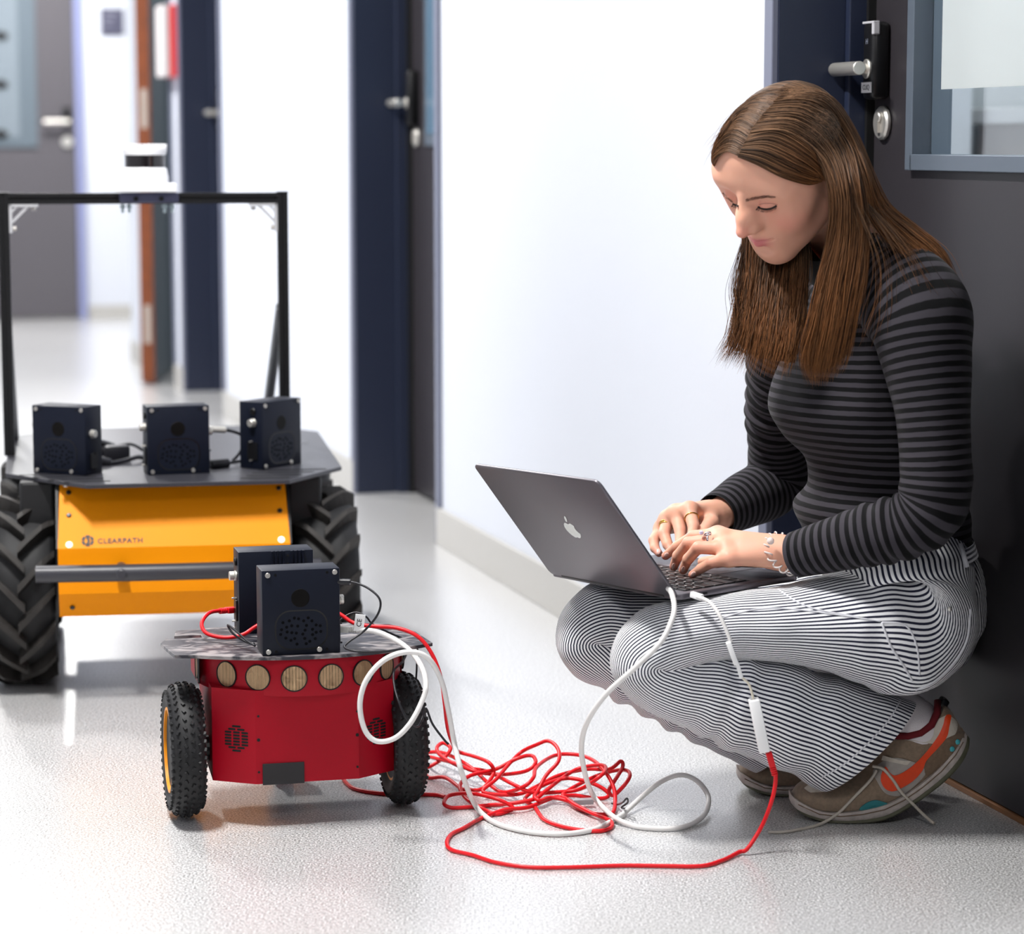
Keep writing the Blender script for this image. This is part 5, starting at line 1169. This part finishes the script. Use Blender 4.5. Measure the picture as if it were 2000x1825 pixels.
# scalp cap
capf = Field((-.1, -.13, -.08), (.1, .11, .15), .0032)
capf.ell((0, -.016, .020), (.0750, .0930, .0770), 0); capf.ell((0, .115, -.052), (.110, .085, .108), .012, op='sub'); capf.cap((-.12, .008, -.060), (.12, .008, -.060), .046, .046, .01, op='sub')
cv, cf = capf.mesh(2); cv = (HR @ (cv.T * HS)).T + HT; cap_mb = MB(); cap_mb.v = [tuple(p) for p in cv]; cap_mb.f = [tuple(q_) for q_ in cf.tolist()]; bvh_cap = bvh_of(cap_mb, head_mb); scalp = big_mesh('scalp_hair', cv, cf, mat('root_brown', srgb(46, 34, 26), .9, spec=.1), person)
def GP(g):
    """guide points: (x, y, Y) as given, or (x, y, None) lying on the skull"""
    out = []; last = None
    for (x, y, Y) in g:
        if Y is None:
            h, nn = hit(bvh_cap, x, y)
            if h is None:
                for k in range(1, 14):
                    h, nn = hit(bvh_cap, x + (1545 - x) * .04 * k, y + (300 - y) * .04 * k)
                    if h is not None: break
                h = Vector(at(x, y, h.y)) if h is not None else Vector(at(x, y, last))
            else: h = h + (nn if nn.dot(CAMO - h) > 0 else -nn) * .003
            last = h.y; out.append(np.array(h))
        else: last = Y; out.append(at(x, y, Y))
    return out
CAPC = np.array([0, -.016, .020]); CAPR = np.array([.0750, .0930, .0770])
def off_skull(c, k):
    e = ((c - HT) @ HR / HS - CAPC) / CAPR; n = np.linalg.norm(e, axis=1, keepdims=True); e = np.where(n < k, e * k / np.maximum(n, 1e-6), e)
    return (HR @ ((e * CAPR + CAPC).T * HS)).T + HT
def undercoat(side, n, seed, rad=.0006):
    """short hair lying on the skull from the parting down one side"""
    rs = np.random.default_rng(seed); global hcount; m = 16
    for _ in range(n):
        y0 = rs.uniform(-.97, .80); ph = np.linspace(0, rs.uniform(1.35, 1.75) if y0 < .45 else rs.uniform(.7, 1.2), m); ey = y0 - (.30 if y0 > -.3 else .10) * np.sin(ph) ** 2 * (1 if y0 > 0 else .6); rr = np.sqrt(np.maximum(1 - ey ** 2, .02))
        k = 1.012 + .02 * rs.random(); e = np.stack([side * np.sin(ph) * rr, ey, np.cos(ph) * rr], 1) * k; c = (HR @ ((e * CAPR + CAPC).T * HS)).T + HT
        t = nrm(np.gradient(c, axis=0)); nrml = nrm(c - (HR @ (CAPC * HS) + HT)); nx = nrm(np.cross(t, nrml)); r = rad * rs.uniform(.7, 1.3) * np.minimum(1, np.linspace(1.6, .5, m))[:, None]
        HV.append(np.stack([c + nx * r, c - nx * r * .5 + nrml * r * .87, c - nx * r * .5 - nrml * r * .87], 1).reshape(-1, 3)); kk = np.arange(m - 1)[:, None] * 3
        HF.append(np.concatenate([kk + np.array([[a, (a + 1) % 3, 3 + (a + 1) % 3, 3 + a]]) for a in range(3)]) + hcount); hcount += 3 * m
        HU.append(np.stack([np.full(3 * m, rs.random() * .8), np.repeat(np.linspace(0, .3, m), 3)], 1))
def strands(guides, n, spread=.004, depth=.006, rad=.00055, seed=1, m=26, wob=.0012, lenj=.10):
    global hcount
    rs = np.random.default_rng(seed); G = np.array([resample(spline(GP(g), 8), 40) for g in guides]); ng = len(G)
    for _ in range(n):
        u = rs.random() * (ng - 1); i = min(int(u), ng - 2); f = u - i
        c = G[i] * (1 - f) + G[i + 1] * f; L = 1 - lenj * rs.random(); c = resample(c[:max(int(40 * L), 8)], m)
        s = np.linspace(0, 1, m)[:, None]; off = rs.normal(0, 1, 3) * spread * np.array([1, 1, .6]); grow = .25 + .75 * np.clip(s * 2, 0, 1)
        c = c + off * grow; c[:, 1] += rs.uniform(-depth, depth) * grow[:, 0]
        ph = rs.uniform(0, 6.28, 3); c += wob * s * np.stack([np.sin(s[:, 0] * rs.uniform(3, 9) + p) for p in ph], 1)
        c = off_skull(c, 1.02 + .02 * rs.random()); t = nrm(np.gradient(c, axis=0)); vw = nrm(c - np.array([0, 0, CAM_H])); nx = nrm(np.cross(t, vw)); ny = np.cross(t, nx)
        r = rad * rs.uniform(.7, 1.3) * np.minimum(1, np.minimum(s[:, 0] * 12 + .5, (1 - s[:, 0]) * 6 + .12))[:, None]
        ring_ = np.stack([c + nx * r, c - nx * r * .5 + ny * r * .87, c - nx * r * .5 - ny * r * .87], 1)
        HV.append(ring_.reshape(-1, 3)); k = np.arange(m - 1)[:, None] * 3
        q = np.concatenate([k + np.array([[a, (a + 1) % 3, 3 + (a + 1) % 3, 3 + a]]) for a in range(3)]) + hcount; HF.append(q); hcount += 3 * m
        HU.append(np.stack([np.full(3 * m, rs.random()), np.repeat(s[:, 0], 3)], 1))
def sheet(guides, back=.004, nu=24, m=36, shade=.15):
    """solid underlay of a lock: closed lens-shaped body between the guide curves"""
    global hcount
    G = np.array([resample(spline(GP(g), 8), m) for g in guides]); u = np.linspace(0, len(G) - 1, nu); S = []
    for x in u: i = min(int(x), len(G) - 2); f = x - i; S.append(G[i] * (1 - f) + G[i + 1] * f)
    S = np.array(S); th_ = (np.sin(np.linspace(0, np.pi, nu))[:, None] ** .6) * (np.sin(np.clip(np.linspace(.15, 3.0, m), 0, np.pi))[None] ** .5); Fr = S.copy(); Fr[..., 1] += back * .3; Bk = S.copy(); Bk[..., 1] += back * .3 + back * 2.2 * th_
    for X in (Fr, Bk):
        HV.append(X.reshape(-1, 3)); a = (np.arange(nu - 1)[:, None] * m + np.arange(m - 1)[None]).ravel()[:, None]; HF.append(a + np.array([[0, m, m + 1, 1]]) + hcount); hcount += nu * m
        HU.append(np.stack([np.full(nu * m, shade), np.tile(np.linspace(0, 1, m), nu)], 1))
# near side: from the parting over the ear and down in front of the shoulder
N_ = None
g_near = [[(1444, 306, N_), (1480, 320, N_), (1530, 346, N_), (1578, 358, N_), (1606, 352, 3.402)],
          [(1450, 292, N_), (1495, 297, N_), (1548, 322, N_), (1592, 342, N_), (1612, 352, 3.400)],
          [(1458, 276, N_), (1510, 268, N_), (1565, 295, N_), (1602, 327, N_), (1620, 358, 3.398)],
          [(1470, 256, N_), (1525, 250, N_), (1580, 285, N_), (1612, 330, N_), (1628, 370, 3.396)]]
strands(g_near, 1300, .0014, .0015, .00042, 11, 18, .0005, .02)
g_fall = [[(1466, 262, N_), (1530, 258, N_), (1592, 302, N_), (1626, 372, 3.388), (1626, 450, 3.392), (1604, 540, 3.385), (1584, 630, 3.378), (1566, 700, 3.380), (1585, 758, 3.388)],
          [(1478, 244, N_), (1550, 240, N_), (1612, 292, N_), (1640, 370, 3.384), (1640, 460, 3.388), (1622, 560, 3.380), (1606, 650, 3.374), (1592, 730, 3.380), (1600, 764, 3.388)],
          [(1496, 222, N_), (1570, 224, N_), (1632, 284, N_), (1660, 365, 3.388), (1664, 460, 3.388), (1650, 560, 3.378), (1636, 650, 3.372), (1622, 720, 3.378), (1612, 758, 3.386)],
          [(1515, 203, N_), (1585, 206, N_), (1645, 266, N_), (1676, 350, 3.396), (1690, 450, 3.394), (1684, 540, 3.380), (1668, 620, 3.374), (1655, 690, 3.378), (1640, 735, 3.386)]]
sheet([[(p[0] + 2, p[1], p[2] and p[2] + .006) for p in g[3:-1]] for g in g_fall], .010); strands(g_fall, 2500, .0028, .004, .00044, 12, 34, .0042, .20)
g_back = [[(1512, 202, N_), (1590, 202, N_), (1650, 264, N_), (1682, 345, 3.408), (1700, 420, 3.412), (1735, 470, 3.410), (1775, 510, 3.398), (1800, 552, 3.380)],
          [(1528, 188, N_), (1605, 194, N_), (1658, 258, N_), (1690, 340, 3.430), (1715, 405, 3.440), (1765, 450, 3.438), (1815, 490, 3.428), (1850, 535, 3.420)],
          [(1540, 176, N_), (1612, 188, N_), (1662, 254, N_), (1694, 335, 3.465), (1728, 400, 3.480), (1785, 445, 3.482), (1840, 490, 3.470), (1872, 560, 3.455)]]
sheet([[(p[0], p[1] + 3, p[2] and p[2] + .016) for p in g[3:-1]] for g in g_back], .008, shade=.05); strands(g_back, 2200, .0028, .006, .00042, 13, 30, .0020, .25)
# far side: short sweep over the forehead edge, and the long fall behind the face
g_top = [[(1444, 304, N_), (1426, 296, N_), (1410, 302, N_), (1399, 316, N_), (1402, 330, 3.470)],
         [(1458, 276, N_), (1434, 264, N_), (1412, 278, N_), (1398, 304, N_), (1402, 328, 3.490)],
         [(1482, 240, N_), (1452, 228, N_), (1424, 248, N_), (1401, 288, N_), (1402, 326, 3.510)],
         [(1510, 206, N_), (1474, 202, N_), (1434, 230, N_), (1404, 276, N_), (1400, 322, 3.520)],
         [(1542, 176, N_), (1500, 182, N_), (1448, 212, N_), (1408, 266, N_), (1400, 318, 3.530)]]
strands(g_top, 2000, .0014, .002, .00042, 14, 18, .0007, .03)
g_far = [[(1440, 360, 3.545), (1456, 440, 3.548), (1452, 520, 3.535), (1442, 600, 3.520), (1428, 660, 3.510), (1398, 708, 3.500)],
         [(1460, 370, 3.548), (1476, 460, 3.548), (1472, 540, 3.530), (1462, 620, 3.510), (1448, 680, 3.500), (1425, 722, 3.492)],
         [(1490, 380, 3.548), (1505, 480, 3.540), (1500, 560, 3.515), (1488, 640, 3.490), (1475, 700, 3.480), (1462, 738, 3.475)],
         [(1530, 400, 3.540), (1540, 500, 3.520), (1535, 580, 3.490), (1524, 650, 3.468), (1514, 705, 3.458), (1505, 742, 3.455)],
         [(1575, 430, 3.520), (1575, 520, 3.490), (1570, 590, 3.465), (1560, 660, 3.450), (1550, 710, 3.445), (1548, 742, 3.444)]]
sheet([[(p[0] + 3, p[1], p[2] + .006) for p in g[:-1]] for g in g_far[1:]], .010, shade=.05); strands(g_far, 1900, .0034, .008, .00044, 15, 28, .0048, .30)
undercoat(-1, 1500, 31); undercoat(1, 1300, 32)
# loose flyaway hairs
strands([[(1500, 210, N_), (1440, 236, N_), (1398, 290, N_), (1384, 322, 3.43)], [(1540, 180, N_), (1470, 200, N_), (1410, 260, N_), (1382, 300, 3.43)]], 26, .003, .004, .0002, 16, 24, .006)
strands([[(1456, 470, 3.54), (1436, 560, 3.52), (1428, 640, 3.50), (1385, 705, 3.49)], [(1446, 480, 3.54), (1430, 560, 3.52), (1440, 640, 3.50), (1410, 720, 3.49)]], 40, .004, .006, .00024, 18, 26, .005)
strands([[(1660, 380, 3.382), (1700, 500, 3.372), (1690, 600, 3.365), (1660, 700, 3.37)], [(1700, 400, 3.40), (1780, 480, 3.37), (1840, 560, 3.36), (1860, 600, 3.37)]], 50, .006, .01, .00024, 17, 26, .005)
hair_o = None
def build_hair():
    me = bpy.data.meshes.new('hair'); V = np.concatenate(HV); Fq = np.concatenate(HF); U = np.concatenate(HU)
    o = big_mesh('hair', V, Fq, m_hair, person); ul = o.data.uv_layers.new(name='UVMap'); li = np.empty(len(o.data.loops), np.int32); o.data.loops.foreach_get('vertex_index', li)
    ul.data.foreach_set('uv', U[li].astype(np.float32).ravel()); o['label'] = 'long straight brown hair with a middle parting'; return o
hair_o = build_hair()

# ---- rings and bracelet
def ring_on(p, q, f, r, tube, m, nm, stone=None):
    p, q = np.array(p), np.array(q); c = p + (q - p) * f; ax_ = Vector(nrm(q - p)); M_ = T(*c) @ ax_.to_track_quat('Z', 'Y').to_matrix().to_4x4()
    mb = MB(); mb.lathe([(r + tube * math.cos(a), tube * 1.25 * math.sin(a)) for a in np.linspace(0, 2 * math.pi, 8, endpoint=False)], 28, M_, close=True); o = obj(nm, mb, m, person, smooth=True, world=True); return o, M_
m_gold2 = mat('gold', srgb(222, 168, 80), .22, metal=1.); m_silver = mat('silver', srgb(220, 220, 228), .18, metal=1.)
ring_on(f_m[1][0], f_f[1][0][0], .42, .0098, .0016, m_gold2, 'gold_ring'); ring_on(f_m[1][0], f_f[1][0][0], .52, .0096, .0012, m_gold2, 'gold_ring')
ring_on(f_m[3][0], f_f[3][0][0], .48, .0100, .0009, m_gold2, 'thin_gold_ring')
ro, M_ = ring_on(n_m[2][0], n_f[2][0][0], .38, .0103, .0014, m_silver, 'silver_ring')
hd = MB(); c0 = at(1381, 1046, 3.496); hd.tube(spline([tuple(c0 + np.array(p)) for p in ((-.004, -.004, 0), (-.002, -.006, .004), (.003, -.006, .005), (.005, -.004, .002), (.001, -.006, .001), (-.004, -.004, 0))], 6), .0013, 6); obj('ring_knot', hd, m_silver, ro, smooth=True, world=True)
hd = MB(); hd.sphere(at(1370, 1041, 3.500), .0035, 6); obj('ring_stone', hd, mat('pale_stone', srgb(214, 206, 236), .12), ro, world=True)
# clear coiled bracelet round the near wrist
wc = at(1532, 1082, 3.468); wa = nrm(NF[0] - NW[0]); e1 = nrm(np.cross(wa, np.array([0, 1., 0]))); e2 = np.cross(wa, e1); pts = []
tilt = .45
for i in range(720):
    a = 2 * math.pi * i / 720; b_ = a * 17; Rr = .0285 + .0042 * math.cos(b_)
    pts.append(wc + e1 * Rr * math.cos(a) * .98 + e2 * Rr * math.sin(a) + wa * (.0042 * math.sin(b_) - .012 * math.cos(a)))
br = MB(); br.tube(pts + [pts[0]], .0013, 5, cap=False); obj('bracelet', br, mat('clear_plastic', (.98, .90, .87, 1), .12, trans=.35, ior=1.3), person, smooth=True, world=True, label='clear coiled plastic bracelet on the near wrist')
for px, py in ((1505, 1057), (1549, 1114)):
    bd = MB(); bd.sphere(at(px, py, 3.443), .0052, 14); obj('bracelet_bead', bd, MATS['clear_plastic'], person, smooth=True, world=True)
# ================================================================== cables and adapter
m_rcab = mat('red_cable', srgb(214, 20, 30), .38, spec=.4); m_wcab = mat('white_cable', srgb(222, 220, 218), .42); m_bcab = mat('black_cable', srgb(22, 22, 28), .4)
RC = .0029
def cable(name, pts, r, m, label, cat='cable', group=None, per=6, base=None):
    P = spline(pts, per); P = [(p[0], p[1], max(p[2], r + .0002)) for p in P]; o = empty(name, (float(P[0][0]), float(P[0][1]), 0)) if base is None else base
    tag(o, label, cat, group); mb = MB(); mb.tube(P, r, 10); obj('cord', mb, m, o, smooth=True, world=True); return o
def g(px, py, h=0.0): return tuple(fl(px, py, h + RC))
def a(px, py, Y): return tuple(at(px, py, Y))
CR = lambda L: [(640 + x / 2.439, 1380 + y / 2.439) for x, y in L]      # from the close-up of the tangle
# red cable: back box -> over the deck -> tangle -> long loop -> adapter
red1 = [a(452, 1192, 3.640), a(432, 1193, 3.625), a(408, 1198, 3.600), a(394, 1218, 3.575), a(404, 1238, 3.555), a(440, 1246, 3.545), a(475, 1240, 3.548), a(500, 1224, 3.56), a(540, 1205, 3.57), a(600, 1190, 3.57), a(655, 1196, 3.56), a(690, 1217, 3.55), a(730, 1224, 3.54), a(775, 1227, 3.53), a(815, 1243, 3.52), a(842, 1275, 3.515), a(860, 1320, 3.51), a(868, 1370, 3.50), a(874, 1420, 3.52), a(884, 1452, 3.56)]
tang = [(620, 215, .05), (700, 240, .045), (770, 270, .05), (790, 320, .03), (740, 390, .01), (690, 400, 0), (640, 395, 0), (560, 340, .006), (480, 340, 0), (465, 300, .012), (500, 280, .02), (560, 240, .035), (585, 200, .05), (550, 175, .055), (520, 200, .05), (545, 240, .04), (640, 290, .03), (760, 310, .02), (880, 370, .03), (970, 410, .02), (1080, 410, .012), (1200, 395, .018), (1290, 340, .05), (1325, 300, .055), (1300, 280, .055), (1200, 295, .04), (1120, 340, .03), (1030, 410, .02), (990, 440, .012), (900, 460, .006), (800, 470, .0), (690, 480, 0), (600, 485, .0), (555, 465, .006), (580, 425, .012), (680, 415, .02), (800, 440, .02), (880, 480, .006), (860, 500, 0), (800, 515, 0), (740, 490, 0), (660, 440, .006), (630, 380, .02), (680, 330, .03), (800, 300, .035), (900, 250, .055), (970, 235, .06), (990, 270, .055), (940, 310, .04), (820, 325, .02), (700, 310, .03), (600, 270, .035), (500, 245, .03), (465, 235, .02), (480, 220, .02), (560, 225, .03), (680, 290, .03), (780, 380, .012), (840, 410, .01), (930, 385, .03), (980, 340, .045), (995, 290, .05), (1080, 235, .05), (1180, 230, .05), (1260, 255, .05), (1320, 310, .05), (1360, 380, .03), (1370, 450, .01), (1355, 510, .0), (1280, 515, 0), (1200, 490, 0), (1140, 450, .006), (1060, 435, .01), (1010, 450, .012), (985, 430, .016), (1000, 405, .02), (1040, 330, .045), (1100, 260, .07), (1095, 200, .085), (1050, 165, .09), (990, 185, .08), (920, 220, .06), (860, 280, .045), (800, 350, .03), (740, 410, .012), (900, 420, .008), (1000, 380, .02), (1100, 330, .03), (1230, 300, .035), (1340, 300, .045), (1395, 262, .06), (1405, 290, .05), (1370, 350, .035), (1340, 400, .02), (1360, 425, .01), (1410, 380, .03), (1440, 330, .045), (1420, 305, .045), (1350, 310, .035), (1240, 350, .02), (1120, 420, .01), (1180, 425, .006), (1300, 440, .0), (1340, 420, .006), (1290, 380, .02), (1200, 350, .03), (1120, 345, .03), (1020, 380, .02), (940, 440, .006), (985, 480, 0), (1030, 540, 0), (1120, 575, 0), (1220, 592, 0), (1300, 595, 0), (1350, 578, 0), (1345, 545, .003), (1260, 510, .006), (1180, 470, .008), (1100, 430, .008), (960, 480, .004), (860, 490, .006), (820, 500, .004), (740, 530, 0), (650, 580, 0), (590, 610, 0), (568, 650, 0), (590, 685, 0), (690, 710, 0), (800, 745, 0), (960, 768, 0), (1160, 768, 0), (1400, 760, 0), (1600, 762, 0), (1780, 762, 0), (1880, 735, 0), (1960, 695, .002)]
tp = [g(x, y, h * .75) for (x, y), h in zip(CR([t_[:2] for t_ in tang]), [t_[2] for t_ in tang])]
red2 = [g(1460, 1658, .006), a(1490, 1610, 3.335), a(1510, 1555, 3.335), a(1515, 1515, 3.335), a(1508, 1492, 3.335)]
rc = cable('network_cable', red1 + tp + red2, RC, m_rcab, 'long red network cable tangled on the floor beside the red robot', per=5)
loop = [g(670 + 0, 1522), g(690, 1540), g(740, 1550), g(800, 1552), g(850, 1553), g(870, 1557)]
def plug(o, p, q, m, nm='plug', w=.0115, h=.0085, r=.0045):
    p, q = Vector(p), Vector(q); d = (q - p).normalized(); M_ = T(*p) @ d.to_track_quat('Z', 'Y').to_matrix().to_4x4(); L = (q - p).length
    mb = MB(); mb.box((0, 0, L * .3), (w, h, L * .6), M_, .0012); ob = obj(nm, mb, m, o, smooth=True, world=True, angle=40)
    for k in range(4):
        b = MB(); b.lathe([(r * .8, 0), (r, .0006), (r, .0022), (r * .8, .0028)], 12, M_ @ T(0, 0, L * (.62 + .09 * k))); obj('strain_relief', b, m, ob, smooth=True, world=True)
    return ob
plug(rc, a(463, 1191, 3.648), a(428, 1194, 3.622), m_rcab); plug(rc, a(1501, 1470, 3.335), a(1514, 1516, 3.335), m_rcab)
mb = MB(); mb.tube(spline(loop, 6), RC, 10); obj('cord', mb, m_rcab, rc, smooth=True, world=True)
mb = MB(); mb.box((0, 0, 0), (.030, .011, .008), T(*g(1138, 1566, .006)) @ rotm(rz=.2), .001); obj('plug', mb, mat('clear_connector', srgb(190, 190, 194), .2, trans=.4), rc, world=True)
# white cable: front box -> loop over the deck edge -> floor -> laptop corner
wh = [a(668, 1229, 3.505), a(700, 1231, 3.500), a(740, 1236, 3.490), a(790, 1262, 3.470), a(822, 1300, 3.440), a(832, 1340, 3.415), a(822, 1375, 3.395), a(800, 1415, 3.385), a(770, 1443, 3.385), a(735, 1448, 3.385), a(712, 1425, 3.385), a(703, 1375, 3.385), a(716, 1328, 3.385), a(750, 1290, 3.390), a(795, 1274, 3.395), a(835, 1285, 3.40), a(862, 1330, 3.41), a(876, 1390, 3.42), a(888, 1455, 3.43), a(902, 1510, 3.40)] + [g(925, 1568, .012), g(950, 1597, .002), g(985, 1616), g(1040, 1628), g(1100, 1631), g(1160, 1622), g(1205, 1600), g(1250, 1560, .012), g(1290, 1528, .03), g(1330, 1514, .04), g(1364, 1528, .03), g(1384, 1560, .012), g(1372, 1596, .003), g(1325, 1619), g(1262, 1619), g(1212, 1604, .004), g(1180, 1580, .012), g(1155, 1548, .03)] + [a(1140, 1500, 3.42), a(1136, 1450, 3.37), a(1150, 1405, 3.33), a(1185, 1355, 3.31), a(1240, 1305, 3.305), a(1290, 1255, 3.31), a(1312, 1212, 3.325), a(1317, 1185, 3.345), a(1312, 1160, 3.372), a(1305, 1150, 3.388)]
wc_ = cable('network_cable', wh, .0037, m_wcab, 'white cable looping from the red robot across the floor to the laptop')
plug(wc_, a(655, 1228, 3.508), a(700, 1231, 3.500), mat('clear_grey_plug', srgb(206, 204, 200), .3))
mb = MB(); mb.box((0, 0, 0), (.014, .0012, .024), T(*a(702, 1217, 3.497)) @ rotm(0, .15, .2), .0003); fo = obj('cable_flag', mb, mat('white_paper', srgb(240, 240, 240), .6), wc_, world=True)
tm = text_mesh('CE', .0095, .0001); obj('flag_print', moved(tm, T(*a(702, 1217, 3.4955)) @ rotm(0, .15, .2) @ rotm(rx=math.pi / 2) @ rotm(rz=math.pi / 2)), m_black, fo, world=True)
# black power lead of the front box
bk = [a(660, 1136, 3.480), a(690, 1138, 3.478), a(720, 1150, 3.470), a(742, 1172, 3.460), a(738, 1200, 3.460), a(712, 1232, 3.462), a(680, 1255, 3.452), a(674, 1266, 3.446), a(700, 1273, 3.436), a(750, 1273, 3.440), a(785, 1268, 3.448), a(794, 1274, 3.446), a(786, 1293, 3.45), a(770, 1310, 3.47), a(770, 1340, 3.45), a(780, 1375, 3.43), a(795, 1405, 3.43), a(815, 1420, 3.45), a(826, 1400, 3.47), a(832, 1384, 3.47), a(845, 1415, 3.47), a(868, 1446, 3.46), a(876, 1454, 3.46)]
bc = cable('power_lead', bk, .0016, m_bcab, 'thin black power lead of the front sensor box on the red robot')
pl = MB(); pl.cyl(a(652, 1136, 3.482), a(684, 1137.5, 3.479), .0045, 14); obj('barrel_plug', pl, m_bcab, bc, smooth=True, world=True, angle=40)
cable('power_lead', [a(655, 1222, 3.56), a(672, 1206, 3.575), a(695, 1197, 3.575), a(715, 1205, 3.57), a(728, 1220, 3.575), a(760, 1236, 3.58), a(812, 1262, 3.60), a(814, 1300, 3.60), a(812, 1335, 3.60)], .0014, m_bcab, 'thin black lead arching behind the white plug on the red robot')
cable('power_lead', [a(498, 1262, 3.475), a(482, 1252, 3.49), a(462, 1234, 3.51), a(445, 1221, 3.53), a(455, 1238, 3.52), a(480, 1254, 3.50), a(496, 1258, 3.48)], .0016, m_bcab, 'black lead looped at the left of the front sensor box')
cable('twist_tie', [g(1195, 1570), g(1205, 1572, .004), g(1216, 1568, .02), g(1224, 1560, .03), g(1226, 1568, .02), g(1214, 1578, .008), g(1224, 1580, .0)], .0014, m_bcab, 'small black twist tie on the floor beside the red tangle', 'tie')
# white usb adapter hanging from the laptop
ad = empty('usb_adapter', tuple(a(1485, 1420, 3.335))); tag(ad, 'white network adapter hanging from the laptop by a thin cord', 'adapter')
mb = MB(); mb.tube(spline([a(1362, 1166, 3.375), a(1385, 1176, 3.36), a(1404, 1200, 3.345), a(1418, 1230, 3.338), a(1428, 1256, 3.335)], 8), .0026, 10); obj('cord', mb, m_wcab, ad, smooth=True, world=True)
m_wpl = mat('bright_white_plastic', srgb(240, 240, 240), .35)
def stick(p, q, w, d, nm, bev=.0015):
    A, L = align(p, q); A = T(*p) @ ((Vector(q) - Vector(p)).normalized().to_track_quat('Z', 'Y').to_matrix().to_4x4()); mb = MB(); mb.box((0, 0, L / 2), (w, d, L), A, bev); return obj(nm, mb, m_wpl, ad, smooth=True, world=True, angle=35)
stick(a(1350, 1161, 3.385), a(1372, 1168, 3.372), .0070, .0085, 'usb_plug'); stick(a(1422, 1254, 3.335), a(1438, 1298, 3.335), .013, .007, 'inline_plug'); stick(a(1439, 1294, 3.335), a(1448, 1324, 3.335), .0105, .005, 'metal_shell', .0008)
mb = MB(); mb.tube(spline([a(1447, 1322, 3.335), a(1462, 1336, 3.334), a(1468, 1352, 3.334), a(1472, 1370, 3.335)], 8), .0017, 8); obj('cord', mb, mat('ivory_cord', srgb(222, 214, 196), .5), ad, smooth=True, world=True)
stick(a(1472, 1366, 3.335), a(1493, 1468, 3.335), .0215, .0145, 'adapter_box', .002)
# black cables and plugs on the yellow robot deck
def hkc(pts, r, label): return cable('power_lead', [tuple(pt(hk, *p)) for p in pts], r, m_bcab, label)
for ob_, pts, lb in ((None, [a(190, 900, 4.52), a(215, 905, 4.53), a(245, 900, 4.55), a(270, 893, 4.57), a(285, 898, 4.60)], 'thick black cable between left and middle sensor boxes'), (None, [a(410, 908, 4.48), a(445, 905, 4.50), a(475, 900, 4.53), a(490, 898, 4.58)], 'black cable between middle and right sensor boxes'), (None, [a(408, 838, 4.49), a(440, 840, 4.50), a(468, 848, 4.52), a(478, 862, 4.55), a(468, 885, 4.58), a(450, 905, 4.60)], 'thin black lead with shiny connector beside the middle sensor box'), (None, [a(188, 862, 4.60), a(220, 872, 4.66), a(255, 868, 4.68), a(280, 880, 4.70), a(300, 890, 4.68)], 'thin black cable behind the left sensor box')):
    c_ = cable('power_lead', pts, .0042 if 'thick' in lb else .0028, m_bcab, lb)
    P0_, P1_ = Vector(pts[0]), Vector(pts[1]); mb = MB(); mb.cyl(P0_, P0_ + (P1_ - P0_) * 1.05, .0085 if 'thin' not in lb else .0062, 14, bev=.002); obj('connector', mb, m_steel if 'shiny' in lb else m_bcab, c_, smooth=True, world=True, angle=40)
pb_ = empty('power_brick', tuple(at(232, 872, 4.72))); tag(pb_, 'small black connector block behind the left sensor box', 'connector')
mb = MB(); mb.box((0, 0, 0), (.045, .03, .026), T(*fl(228, 884, HZ + .013)) @ rotm(rz=.3), .004); obj('housing', mb, m_bcab, pb_, smooth=True, world=True, angle=40)
mb = MB(); mb.box((0, 0, .002), (.02, .02, .018), T(*fl(206, 884, HZ + .013)) @ rotm(rz=.3), .004); obj('neck', mb, m_bcab, pb_, smooth=True, world=True, angle=40)
